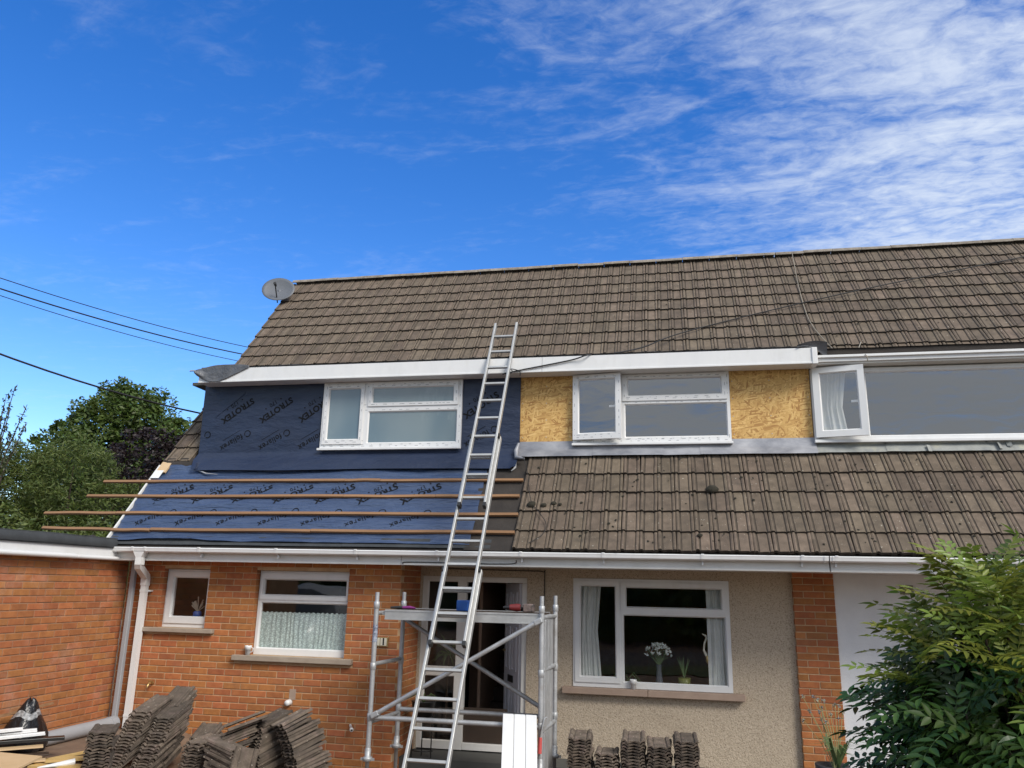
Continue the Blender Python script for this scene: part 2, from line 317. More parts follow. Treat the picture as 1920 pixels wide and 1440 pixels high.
    def mesh(s, name, mats, off=(0,0,0)):
        me = D.meshes.new(name); ox, oy, oz = off
        me.from_pydata([(x-ox, y-oy, z-oz) for x, y, z in s.v], [], s.f)
        mats = mats if isinstance(mats, (list, tuple)) else [mats]
        for m_ in mats: me.materials.append(m_)
        if len(mats) > 1: me.polygons.foreach_set('material_index', s.mi)
        me.polygons.foreach_set('use_smooth', s.smooth)
        me.update(); return me
def link(name, me, parent=None, loc=(0,0,0), local=False):
    o = D.objects.new(name, me); COL.objects.link(o)
    w = Vector(loc)
    if parent is not None:
        o.parent = parent; o.location = w if local else w - P(parent)
        WP[o.name] = w if not local else P(parent) + w
    else:
        o.location = w; WP[o.name] = w
    return o
def part(name, mb, mats, parent, label=None, kind=None, loc=None):
    base = P(parent) if loc is None else Vector(loc)
    o = link(name, mb.mesh(name, mats, base), parent, base)
    if label: o['label'] = label
    if kind: o['kind'] = kind
    return o
def tag(o, label=None, cat=None, group=None, kind=None):
    for k, v in (('label', label), ('category', cat), ('group', group), ('kind', kind)):
        if v: o[k] = v
    return o
def thing(name, loc, label, cat, group=None):
    return tag(link(name, None, None, loc), label, cat, group)
def single(name, mb, mats, loc, label, cat, group=None, kind=None):
    return tag(link(name, mb.mesh(name, mats, loc), None, loc), label, cat, group, kind)
def copy(o, parent, loc, world=True):
    c = o.copy(); COL.objects.link(c); c.parent = parent
    c.location = Vector(loc) - P(parent) if (parent and world) else loc
    WP[c.name] = Vector(loc)
    return c
def bevel(o, w=0.004, seg=2):
    b = o.modifiers.new('bevel', 'BEVEL'); b.width = w; b.segments = seg; b.limit_method = 'ANGLE'; b.angle_limit = rad(40); return o
def size_in_view(p, length, height=0.07):
    v = Vector(p); dpt = v.dot(CF)
    if dpt < 0.5: return -1
    x, y = v.dot(CR)/dpt, v.dot(CU)/dpt
    if abs(x) > 0.66 or abs(y) > 0.50: return -1
    return length*height/dpt**2

# roof coordinates
TA = math.atan(1.226); CA, SA = math.cos(TA), math.sin(TA)
def RP(x, s, off=0.0): return (x, 8.70 + s*CA - off*SA, 0.39 + s*SA + off*CA)
RIDGE_S = 6.46

def gz(x, y):                   # the yard: a little higher beside the garage
    t = min(max((x + 5.75)/0.75, 0), 1); t = t*t*(3-2*t)
    return -1.76 + (-2.12 + 1.76)*t
GH = -2.12

# ------------------------------------------------------------------ setting
def ground():
    mb = MB()
    xs = [-400, -120, -40, -15] + [-9 + 0.25*i for i in range(26)] + [-2, 2, 8, 40, 120, 400]
    ys = [-400, -120, -40, -10.6, -10, -8, -7, -3, 3, 6, 8, 9, 12, 20, 40, 120, 400]
    vs = [(x, y, gz(x, y)) for y in ys for x in xs]; n = len(xs)
    mb.add(vs, [(j*n+i, j*n+i+1, (j+1)*n+i+1, (j+1)*n+i) for j in range(len(ys)-1) for i in range(n-1)])
    tag(link('ground', mb.mesh('ground', M_paving), None, (0,0,0)), kind='structure')
    mb = MB(); mb.box(-60, 60, -9.6, -4.2, GH-0.15, GH+0.02)
    tag(link('road', mb.mesh('road', M_asphalt), None, (0,0,0)), kind='structure')
    mb = MB(); mb.box(-60, 60, -4.1, -1.6, GH-0.15, GH+0.03)
    tag(link('lawn', mb.mesh('lawn', M_grass), None, (0,0,0)), kind='structure')
    mb = MB(); mb.box(-200, 200, 13.5, 300, GH-0.1, GH+0.06)
    tag(link('back_lawn', mb.mesh('back_lawn', M_grass), None, (0,0,0)), kind='structure')
ground()

# ------------------------------------------------------------------ houses
XL, XP, XR = -6.80, 1.79, 7.2
house = thing('house', (XL, 9.15, GH), 'orange brick and pebbledash house with blue roofing membrane on its half stripped roof', 'house')
nbr = thing('house', (XP, 9.9, GH), 'neighbouring house with a white wall and an undisturbed wide dormer window', 'house')

# --- bricks
def brick_mesh(name, mat, seed):
    r = random.Random(seed); mb = MB(); e = 0.0045
    def j(): return r.uniform(-0.0012, 0.0012)
    f = [(-0.5+0.02, 0+j(), -0.0325+e), (0.5-0.02, 0+j(), -0.0325+e), (0.5-0.02, 0+j(), 0.0325-e), (-0.5+0.02, 0+j(), 0.0325-e)]
    g = [(-0.5, e, -0.0325+j()), (0.5, e, -0.0325+j()), (0.5, e, 0.0325+j()), (-0.5, e, 0.0325+j())]
    h = [(x, 0.095, z) for x, _, z in g]
    mb.add(f+g+h, [(0,1,2,3),(4,5,1,0),(5,6,2,1),(6,7,3,2),(7,4,0,3),(8,9,5,4),(9,10,6,5),(10,11,7,6),(11,8,4,7)])
    return mb.mesh(name, mat)
BM = [brick_mesh('brick', M_brick, i) for i in range(4)]
BMG = [brick_mesh('brick', M_gbrick, i+9) for i in range(4)]
def course_layout(a0, a1, z0, z1, openings, phase=0.0, pitch=0.2265, h=0.0748, jt=0.010, rnd=random):
    """centres and lengths of stretcher-bond bricks between a0 and a1"""
    out = []; n = int(round((z1-z0)/h))
    for k in range(n):
        zc = z1 - (k+0.5)*h
        spans = [(a0, a1)]
        for o0, o1, p0, p1 in openings:
            if p0 < zc+0.012 and zc-0.012 < p1:
                spans = [q for s0, s1 in spans for q in ((s0, min(s1, o0)), (max(s0, o1), s1)) if q[1]-q[0] > 0.035]
        for s0, s1 in spans:
            st = phase + (pitch/2 if k % 2 else 0)
            i = math.floor((s0-st)/pitch); 
            while True:
                b0, b1 = st+i*pitch, st+(i+1)*pitch; i += 1
                if b0 >= s1: break
                c0 = s0 if b0 < s0 else b0+jt/2; c1 = s1 if b1 > s1 else b1-jt/2
                if c1-c0 > 0.035: out.append(((c0+c1)/2, zc, c1-c0))
    return out
WALLTOP = 0.235
OPEN_FRONT = [(-6.288, -5.655, -0.585, 0.118), (-5.02, -3.815, -0.865, 0.118)]
SILLS = [(-6.466, -5.511, -0.637, -0.585), (-5.212, -3.697, -0.925, -0.865)]
bricks = []          # (position, length, rotation about z)
for a, z, l in course_layout(XL+0.01, -3.16, -2.2, WALLTOP, OPEN_FRONT+SILLS, -6.79): bricks.append(((a, 9.15, z), l, 0))
for a, z, l in course_layout(9.262, 9.90, -2.2, WALLTOP, [], 9.262): bricks.append(((-3.16, a, z), l, math.pi/2))
for a, z, l in course_layout(1.328, 1.778, -2.2, WALLTOP, [], 1.328): bricks.append(((a, 9.83, z), l, 0))
def wall_base():
    mb = MB()
    mb.plate(XL, -3.165, GH-0.1, WALLTOP+0.35, 9.156, 9.40, [(o[0]-0.004, o[1]+0.004, o[2], o[3]+0.004) for o in OPEN_FRONT])
    w = part('brick_wall', mb, M_mortar, house)
    mb = MB(); mb.box(-3.40, -3.166, 9.401, 9.90, GH-0.1, WALLTOP+0.35); part('return_wall', mb, M_mortar, house)
    mb = MB(); mb.box(1.332, 1.775, 9.836, 10.05, GH-0.1, WALLTOP+0.35); part('pier', mb, M_mortar, house)
    return w
bw = wall_base()
def lay(bricks, parent, meshes, mat_i, limit=300, rnd=random):
    order = sorted(bricks, key=lambda b: -size_in_view(b[0], b[1]*(0.35 if b[2] else 1)))
    rest = []
    for i, (p, l, rz) in enumerate(order):
        me = meshes[rnd.randrange(4)]
        jit = rnd.uniform(-0.0022, 0.001)
        if i < limit and size_in_view(p, l) > 0:
            o = link('brick', me, parent, (p[0] + (-jit if rz else 0), p[1] + (0 if rz else jit), p[2])); o.scale = (l, 1, 1); o.rotation_euler = (0, 0, rz)
        else: rest.append((p, l, rz, me))
    if rest:
        mb = MB()
        for p, l, rz, me in rest:
            vs = [v.co for v in me.vertices]; c, s_ = math.cos(rz), math.sin(rz)
            mb.add([(p[0] + x.x*l*c - x.y*s_, p[1] + x.x*l*s_ + x.y*c, p[2]+x.z) for x in vs], [tuple(q.vertices) for q in me.polygons])
        part('brickwork', mb, mat_i, parent, kind='stuff')
lay(bricks, bw, BM, M_brick_i)

# --- other walls of the shells
def shells():
    mb = MB()
    W3 = (-1.215, 0.622, -1.132, 0.11); DR = (-3.135, -1.785, -1.95, 0.104)
    mb.plate(-3.165, 1.331, -1.96, WALLTOP+0.3, 9.90, 10.10, [W3, DR])
    part('pebbledash_wall', mb, M_dash, house)
    pl = MB(); 
    part('plinth', pl, M_brick, house) if False else None
    mb = MB(); mb.plate(1.776, XR, GH-0.1, WALLTOP+0.3, 9.85, 10.05)
    part('front_wall', mb, M_white_wall, nbr)
    # gables, rear walls, floors, ceilings
    for h, a, b, nm in ((house, XL+0.02, XP-0.06, 0), (nbr, XP+0.06, XR, 1)):
        mb = MB()
        mb.box(a, b, 16.2, 16.4, GH-0.1, 0.5)
        for x in ((a, b-0.15) if nm == 0 else (b-0.15,)):
            yf = 9.41 if x == a else 10.12
            prof = [(yf, GH-0.1), (16.2, GH-0.1), (16.2, 0.40), (12.79, 5.1), (yf, 0.95)]
            vs = [(x, y, z) for y, z in prof] + [(x+0.15, y, z) for y, z in prof]; n = 5
            mb.add(vs, [tuple(range(n)), tuple(reversed(range(n, 2*n)))] + [(i, i+n, (i+1) % n+n, (i+1) % n) for i in range(n)])
        part('rear_and_gable_wall', mb, M_gbrick, h)
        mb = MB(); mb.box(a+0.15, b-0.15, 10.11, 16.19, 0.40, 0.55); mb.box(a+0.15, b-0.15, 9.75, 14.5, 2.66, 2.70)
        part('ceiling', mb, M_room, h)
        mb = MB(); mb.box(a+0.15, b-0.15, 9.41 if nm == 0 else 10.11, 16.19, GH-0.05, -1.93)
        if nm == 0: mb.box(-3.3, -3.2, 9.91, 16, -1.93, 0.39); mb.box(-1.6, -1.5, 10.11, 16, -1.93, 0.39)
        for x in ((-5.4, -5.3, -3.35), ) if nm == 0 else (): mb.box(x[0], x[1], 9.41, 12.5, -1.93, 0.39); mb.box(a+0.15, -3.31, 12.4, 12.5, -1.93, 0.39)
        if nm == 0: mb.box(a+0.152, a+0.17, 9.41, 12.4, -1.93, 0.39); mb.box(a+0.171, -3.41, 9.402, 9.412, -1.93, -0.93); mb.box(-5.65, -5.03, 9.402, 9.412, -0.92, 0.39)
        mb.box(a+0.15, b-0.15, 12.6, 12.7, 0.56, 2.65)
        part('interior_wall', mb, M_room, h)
shells()
def plinth():
    mb = MB(); mb.box(-1.6, 1.331, 9.893, 10.0, GH-0.1, -1.961); mb.box(-3.16, -1.6, 9.905, 10.1, GH-0.1, -1.961)
    p = part('plinth', mb, M_mortar, house)
    b2 = [((a, 9.887, z), l, 0) for a, z, l in course_layout(-1.6, 1.328, -2.21, -1.962, [], -1.6)]
    m2 = MB()
    for pp, l, rz in b2:
        m2.add([(pp[0] + v.co.x*l, pp[1]+v.co.y, pp[2]+v.co.z) for v in BM[0].vertices], [tuple(q.vertices) for q in BM[0].polygons])
    part('brickwork', m2, M_brick_i, p, kind='stuff')
plinth()

# --- roof
M_chan = pmat('painted_shade_tile_channel', (0.090, 0.070, 0.051), (0.055, 0.043, 0.032), 14, 0.95, 0.4, 90)  # shade in the grooves beside the ribs, put into the colour
M_butt = pmat('mossy_tile_edge', (0.030, 0.025, 0.020), (0.060, 0.050, 0.040), 30, 0.95, 0.6, 90)  # moss plus the shadow line under each course, both put into this dark colour
def tile_mesh(name, mat, seed, w=0.1945, length=0.387, butt=0.030, edge=None):
    r = random.Random(seed); mb = MB()
    # cross profile: joint lip, narrow flat rib, groove, wide pan, groove, narrow rib
    pr = [(0.0, -0.012), (0.003, 0.006), (0.018, 0.0125), (0.034, 0.009), (0.044, -0.004), (0.050, -0.004), (0.058, 0.002), (0.100, 0.0015), (0.142, 0.002), (0.150, -0.004), (0.156, -0.004), (0.164, 0.009), (0.180, 0.0125), (0.1915, 0.006), (0.1945, -0.012)]
    pr = [(x*w/0.1945, h) for x, h in pr]; th = 0.017 if edge else 0.011
    def lip(x): return 0.006*math.sin(x*2*math.pi/0.098) + r.uniform(-0.001, 0.001)
    n = len(pr); top0 = []; top1 = []; bot0 = []; bot1 = []
    for x, h in pr:
        l = lip(x); d = 0.006*math.sin(x*2*math.pi/0.098+0.6)
        top0.append((x-w/2, l, h + th)); top1.append((x-w/2, length, h+th))
        bot0.append((x-w/2, l+0.003, th - butt + d + h*0.5)); bot1.append((x-w/2, length, 0.0))
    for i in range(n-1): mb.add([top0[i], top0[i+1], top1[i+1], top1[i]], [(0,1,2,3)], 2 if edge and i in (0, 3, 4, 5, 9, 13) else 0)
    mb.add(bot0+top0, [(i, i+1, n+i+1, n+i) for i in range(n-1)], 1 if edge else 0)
    mb.add(bot0+bot1, [(n+i, n+i+1, i+1, i) for i in range(n-1)])
    mb.add(top1+bot1, [(i, i+1, n+i+1, n+i) for i in range(n-1)])
    for k in (0, n-1): mb.add([top0[k], top1[k], bot1[k], bot0[k]], [(0,1,2,3) if k == 0 else (3,2,1,0)], 0)
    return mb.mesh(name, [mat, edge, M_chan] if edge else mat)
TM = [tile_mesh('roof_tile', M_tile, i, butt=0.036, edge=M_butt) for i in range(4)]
TW = 0.1968
LOW = [-0.012, 0.264, 0.567, 0.875, 1.185]
UP = [6.06 - 0.2905*k for k in range(10)]
SIDE = [1.485 + 0.288*k for k in range(7)]
def tiles_for(which):
    out = []
    if which == 0: xr_low = (-1.74, XP); xr_up = (XL-0.03, XP)
    else: xr_low = (XP, XR); xr_up = (XP, XR)
    nl = int(round((xr_low[1]-xr_low[0])/TW))
    x0 = -1.74
    for s in LOW:
        for k in range(60):
            xc = x0 + (k+0.5)*TW
            if xr_low[0] <= xc < xr_low[1]: out.append((xc, s))
    x0 = XL-0.03
    for s in UP:
        for k in range(80):
            xc = x0 + (k+0.5)*TW
            if xr_up[0] <= xc < xr_up[1]: out.append((xc, s))
    if which == 0:
        for s in SIDE:
            for k in range(2): out.append((x0 + (k+0.5)*TW, s))
    return out
def tile_matrix(x, s, r):
    base = Vector(RP(x, s, 0.012)); tilt = TA - 0.085 + r.uniform(-0.006, 0.006)
    if s > 5.9: pass
    base = base + Vector((r.gauss(0, 0.0016), 0, 0)) + Vector((0, CA, SA))*r.gauss(0, 0.0035)
    return base, (tilt + r.gauss(0, 0.006), r.gauss(0, 0.010), r.gauss(0, 0.007))
def roof_for(h, which):
    a, b = (XL-0.03, XP-0.005) if which == 0 else (XP+0.005, XR)
    mb = MB()
    def slab(x0, x1, s0, s1, o0, o1):
        vs = [RP(x, s, o) for o in (o0, o1) for s in (s0, s1) for x in (x0, x1)]
        mb.add(vs, [(0,1,3,2),(6,7,5,4),(0,4,5,1),(1,5,7,3),(3,7,6,2),(2,6,4,0)])
    slab(a, b, -0.02, 1.46, -0.09, -0.035)
    slab(a, b, 3.60, RIDGE_S, -0.09, -0.035)
    if which == 0: slab(a, -6.40, 1.47, 3.59, -0.09, -0.035)
    # rear slope
    yr, zr = RP(0, RIDGE_S)[1:]
    vs = [(a, yr+0.01, zr-0.03), (b, yr+0.01, zr-0.03), (b, yr+4.1, zr-4.1*1.226), (a, yr+4.1, zr-4.1*1.226)]
    mb.add(vs + [(x, y, z-0.1) for x, y, z in vs], [(0,1,2,3),(7,6,5,4),(0,3,7,4),(1,5,6,2)])
    rf = part('roof', mb, M_felt, h)
    r = random.Random(3+which); rest = []
    tl = sorted(tiles_for(which), key=lambda t: -size_in_view(RP(*t), TW, 0.2))
    if which == 0: tl = [t for t in tl if not (t[1] < 1.3 and t[0] < -1.75)]
    for i, (x, s) in enumerate(tl):
        loc, rot = tile_matrix(x, s, r); me = TM[r.randrange(4)]
        L_ = min(0.387, RIDGE_S-s-0.01)/0.387
        if s in LOW[-1:]: L_ = 0.34/0.387
        if i < 300 and size_in_view(loc, 1) > 0:
            o = link('roof_tile', me, rf, loc); o.rotation_euler = rot; o.scale = (1, L_, 1)
        else: rest.append((loc, rot, L_, me))
    if rest:
        m2 = MB()
        from mathutils import Euler
        for loc, rot, L_, me in rest:
            R = Euler(rot).to_matrix()
            m2.add([loc + R @ Vector((v.co.x, v.co.y*L_, v.co.z)) for v in me.vertices], [tuple(q.vertices) for q in me.polygons])
            k0 = len(me.polygons); m2.mi[-k0:] = [q.material_index for q in me.polygons]
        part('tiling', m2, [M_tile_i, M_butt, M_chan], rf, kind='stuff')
    # ridge tiles
    mbs = MB(); R0 = 0.105; n = 9
    vs = []
    for x in (0, 0.44):
        for k in range(n):
            t = math.pi*(k/(n-1))*0.9 + math.pi*0.05; vs.append((x, -R0*math.cos(t), R0*0.85*math.sin(t)))
        for k in range(n):
            t = math.pi*(k/(n-1))*0.9 + math.pi*0.05; vs.append((x, -(R0-0.015)*math.cos(t), (R0-0.02)*0.85*math.sin(t)))
    fs = []
    for k in range(n-1):
        fs += [(k+1, k, 2*n+k, 2*n+k+1), (n+k, n+k+1, 3*n+k+1, 3*n+k), (k, k+1, n+k+1, n+k), (2*n+k+1, 2*n+k, 3*n+k, 3*n+k+1)]
    mbs.add(vs, fs); rm = mbs.mesh('ridge_tile', M_ridge)
    x = a
    while x < b-0.1:
        o = link('ridge_tile', rm, rf, (x, yr+0.02, zr-0.012 + r.uniform(-0.006, 0.006))); o.scale = (min(0.445, b-x)/0.445, 1, 1); o.rotation_euler = (r.uniform(-0.03, 0.03), r.uniform(-0.008, 0.008), 0)
        x += 0.445
    return rf
rf1 = roof_for(house, 0)
rf2 = roof_for(nbr, 1)

def ns(x, y, z=0.0): return noise.noise(Vector((x, y, z)))
# blue roof membrane, old felt strip, eaves tray, battens, bargeboard
def wr(x, s):
    sag = -0.012*abs(math.sin((s-0.05)/0.345*math.pi))
    return 1.5*sag + 0.020*ns(x*0.5, s*7.5, 2.0) + 0.014*ns(x*1.2, s*16, 5.0) + 0.007*ns(x*5, s*18, 9)
def roof_sheets():
    def f(u, v):
        s = 0.065 + v*1.36; x = -6.845 + u*(4.60 + 0.02*ns(0, s*3)); 
        if v == 0: s += 0.035*max(0, 1-((x+6.0)/0.55)**2)
        off = 0.010 + wr(x, s)
        if s < 0.14: off += 0.028*max(0, 1-((x+5.95)/0.9)**2)*(0.14-s)/0.07
        return RP(x, s, off)
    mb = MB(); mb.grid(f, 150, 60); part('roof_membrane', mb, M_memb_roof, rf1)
    mb = MB(); mb.grid(lambda u, v: RP(-2.30 + u*0.56, -0.01 + v*1.60, -0.012 + 0.008*ns(u*2, v*9, 3)), 12, 30); part('old_felt', mb, M_felt, rf1)
    mb = MB(); mb.grid(lambda u, v: RP(-6.845 + u*0.50, 1.40 + v*0.14, 0.012 + 0.012*ns(u*4, v*3, 1) + 0.02*v), 10, 4); part('old_felt', mb, M_felt, rf1)
    for k in range(5):
        x0 = -6.82 + k*1.02; x1 = min(x0 + 1.045, -2.0)
        mb = MB(); mb.grid(lambda u, v: RP(x0 + u*(x1-x0), 0.02 + v*0.13, -0.012 + 0.003*(k % 2) + 0.010*math.sin(v*9)*0.4), 4, 8); part('eaves_tray', mb, M_feltgrey, rf1)
    rows = [(1.085, -7.52, -1.755), (0.80, -7.60, -1.765), (0.502, -8.03, -1.74), (0.218, -7.88, -1.742)]
    r = random.Random(5)
    for s, xa, xb in rows:
        cuts = [xa] + sorted(r.uniform(xa+1, xb-0.8) for _ in range(2 if s > 0.3 else 3)) + [xb]
        cuts = [c for i, c in enumerate(cuts) if i == 0 or c - cuts[i-1] > 0.4]
        for a, b in zip(cuts[:-1], cuts[1:]):
            mb = MB(); ds = r.uniform(-0.006, 0.006); tw = r.uniform(-0.005, 0.005); mid = (a+b)/2
            droop = 0.0
            n = 6; prof = [(-0.019, 0.012), (0.019, 0.012), (0.019, 0.040), (-0.019, 0.040)]
            vs = []
            for i in range(n+1):
                x = a + 0.002 + (b-a-0.004)*i/n; bow = 0.004*math.sin(i*1.3+s*9) + (0.02*max(0, -6.9-x)*(0.6 if s < 0.3 else 0.15))
                for ps, po in prof: vs.append(RP(x, s + ds + tw*(i/n-0.5) + ps + bow, po))
            fs = [(i*4+k, i*4+(k+1) % 4, (i+1)*4+(k+1) % 4, (i+1)*4+k) for i in range(n) for k in range(4)] + [(3,2,1,0), (n*4, n*4+1, n*4+2, n*4+3)]
            mb.add(vs, fs); part('batten', mb, M_batten, rf1)
    # short counter laths under the battens
    for k in range(9):
        x = -6.5 + k*0.565
        mb = MB(); a, b = RP(x, 0.06, 0.004), RP(x, 1.06, 0.004)
    mb = MB()
    vs = [RP(x, s, o) for x in (-6.872, -6.848) for o in (-0.14, 0.018) for s in (-0.05, 1.42)]
    mb.add(vs, [(0,1,3,2),(4,6,7,5),(0,2,6,4),(1,5,7,3),(2,3,7,6),(0,4,5,1)]); part('bargeboard', mb, M_pvc2, rf1)
    mb = MB(); vs = [RP(x, s, o) for x in (-6.845, -6.70) for o in (0.0, 0.022) for s in (1.27, 1.50)]
    mb.add(vs, [(0,1,3,2),(4,6,7,5),(0,2,6,4),(1,5,7,3),(2,3,7,6),(0,4,5,1)]); part('verge_board', mb, M_ply, rf1)
    mb = MB(); vs = [RP(x, s, o) for x in (-6.86, -6.73) for o in (0.024, 0.028) for s in (1.15, 1.30)]
    mb.add(vs, [(0,1,3,2),(4,6,7,5),(0,2,6,4),(1,5,7,3),(2,3,7,6),(0,4,5,1)]); part('verge_flashing', mb, M_pvc, rf1)
    mb = MB(); vs = [RP(x, s, o) for x in (-6.94, -6.72) for o in (0.02, 0.045) for s in (-0.01, 0.035)]
    mb.add(vs, [(0,1,3,2),(4,6,7,5),(0,2,6,4),(1,5,7,3),(2,3,7,6),(0,4,5,1)]); part('verge_block', mb, M_cream, rf1)
roof_sheets()

# lettering printed on the membranes
def text_mesh(body, size, bold=0.0, spacing=1.0):
    cu = D.curves.new('lettering', 'FONT'); cu.body = body; cu.size = size; cu.offset = bold; cu.space_character = spacing
    cu.align_x = 'CENTER'; cu.align_y = 'CENTER'; cu.resolution_u = 3
    o = D.objects.new('lettering', cu); COL.objects.link(o)
    dg = bpy.context.evaluated_depsgraph_get(); me = D.meshes.new_from_object(o.evaluated_get(dg))
    vs = [(v.co.x, v.co.y) for v in me.vertices]; fs = [tuple(p.vertices) for p in me.polygons]
    D.objects.remove(o); D.curves.remove(cu); D.meshes.remove(me)
    return vs, fs
T_STRO = text_mesh('STROTEX', 0.118, 0.0042, 1.05)
T_170 = text_mesh('•  170  •', 0.082, 0.0008, 1.1)
T_FOL = text_mesh('foliarex', 0.118, 0.0012, 1.12)
def ring(cx, cy, r0, r1, a0=0.5, a1=6.4, n=22):
    vs = []; 
    for i in range(n+1):
        t = a0 + (a1-a0)*i/n; k = 1.0 - 0.35*(i/n)
        vs += [(cx + r0*math.cos(t), cy + r0*math.sin(t)), (cx + (r1 + (r0-r1)*(1-k))*math.cos(t), cy + (r1 + (r0-r1)*(1-k))*math.sin(t))]
    return vs, [(2*i, 2*i+1, 2*i+3, 2*i+2) for i in range(n)]
def stamp(mb, tm, cx, cy, ang, fn, sx=1.0):
    c, s = math.cos(ang), math.sin(ang)
    mb.add([fn(cx + x*sx*c - y*s, cy + x*sx*s + y*c) for x, y in tm[0]], tm[1])
FACE_Y = 9.69
def wf(x, z): return 0.010*ns(x*1.1, z*2.1, 4) + 0.007*ns(x*2.6, z*4, 8) + 0.016*ns(x*0.8, z*9, 1)*max(0, 1-abs(z-1.64)/0.28)
def lettering():
    def face(x, z): return (x, FACE_Y - 0.0035 + wf(x, z), z)
    def rf_(x, s): return RP(x, s, 0.0135 + wr(x, s))
    def word(name, parent, tm, cx, cy, ang, fn, sx=1.0):
        mb = MB(); stamp(mb, tm, cx, cy, ang, fn, sx); part(name, mb, M_print, parent)
    RING = ring(0, 0, 0.048, 0.034)
    LINE = ((-0.16, -0.003), (0.12, -0.003), (0.12, 0.003), (-0.16, 0.003)), [(0,1,2,3)]
    a1, a2 = math.pi + rad(34), math.pi + rad(30)
    for k in range(-1, 8):
        x = -5.84 + k*0.575
        if -4.5 < x < -2.75: continue
        if -6.1 < x < -2.0:
            word('lettering', MEMB, T_STRO, x, 2.262, a1, face); word('numeral', MEMB, T_170, x-0.055, 2.352, a1, face, 0.9)
            word('lettering', MEMB, T_FOL, x-0.045, 1.82, a2, face, 0.86)
            word('emblem', MEMB, RING, x+0.185, 1.937, a2, face); word('fine_print', MEMB, LINE, x-0.07, 1.905, a2, face)
        elif x < -6.1: word('emblem', MEMB, RING, -6.26, 1.93, a2, face)
    for k in range(0, 8):
        x = -5.71 + (k-1)*0.5615
        if x > -2.35: continue
        if x > -6.5:
            word('lettering', rf1, T_STRO, x-0.10, 0.875, a1, rf_); word('numeral', rf1, T_170, x-0.12, 0.975, a1, rf_, 0.9)
        if x-0.28 > -6.62: word('lettering', rf1, T_FOL, x-0.20, 0.425, a1-rad(3), rf_, 0.86)
        if -6.6 < x-0.02 and x < -2.4: word('emblem', rf1, RING, x+0.05, 0.565, a2, rf_)

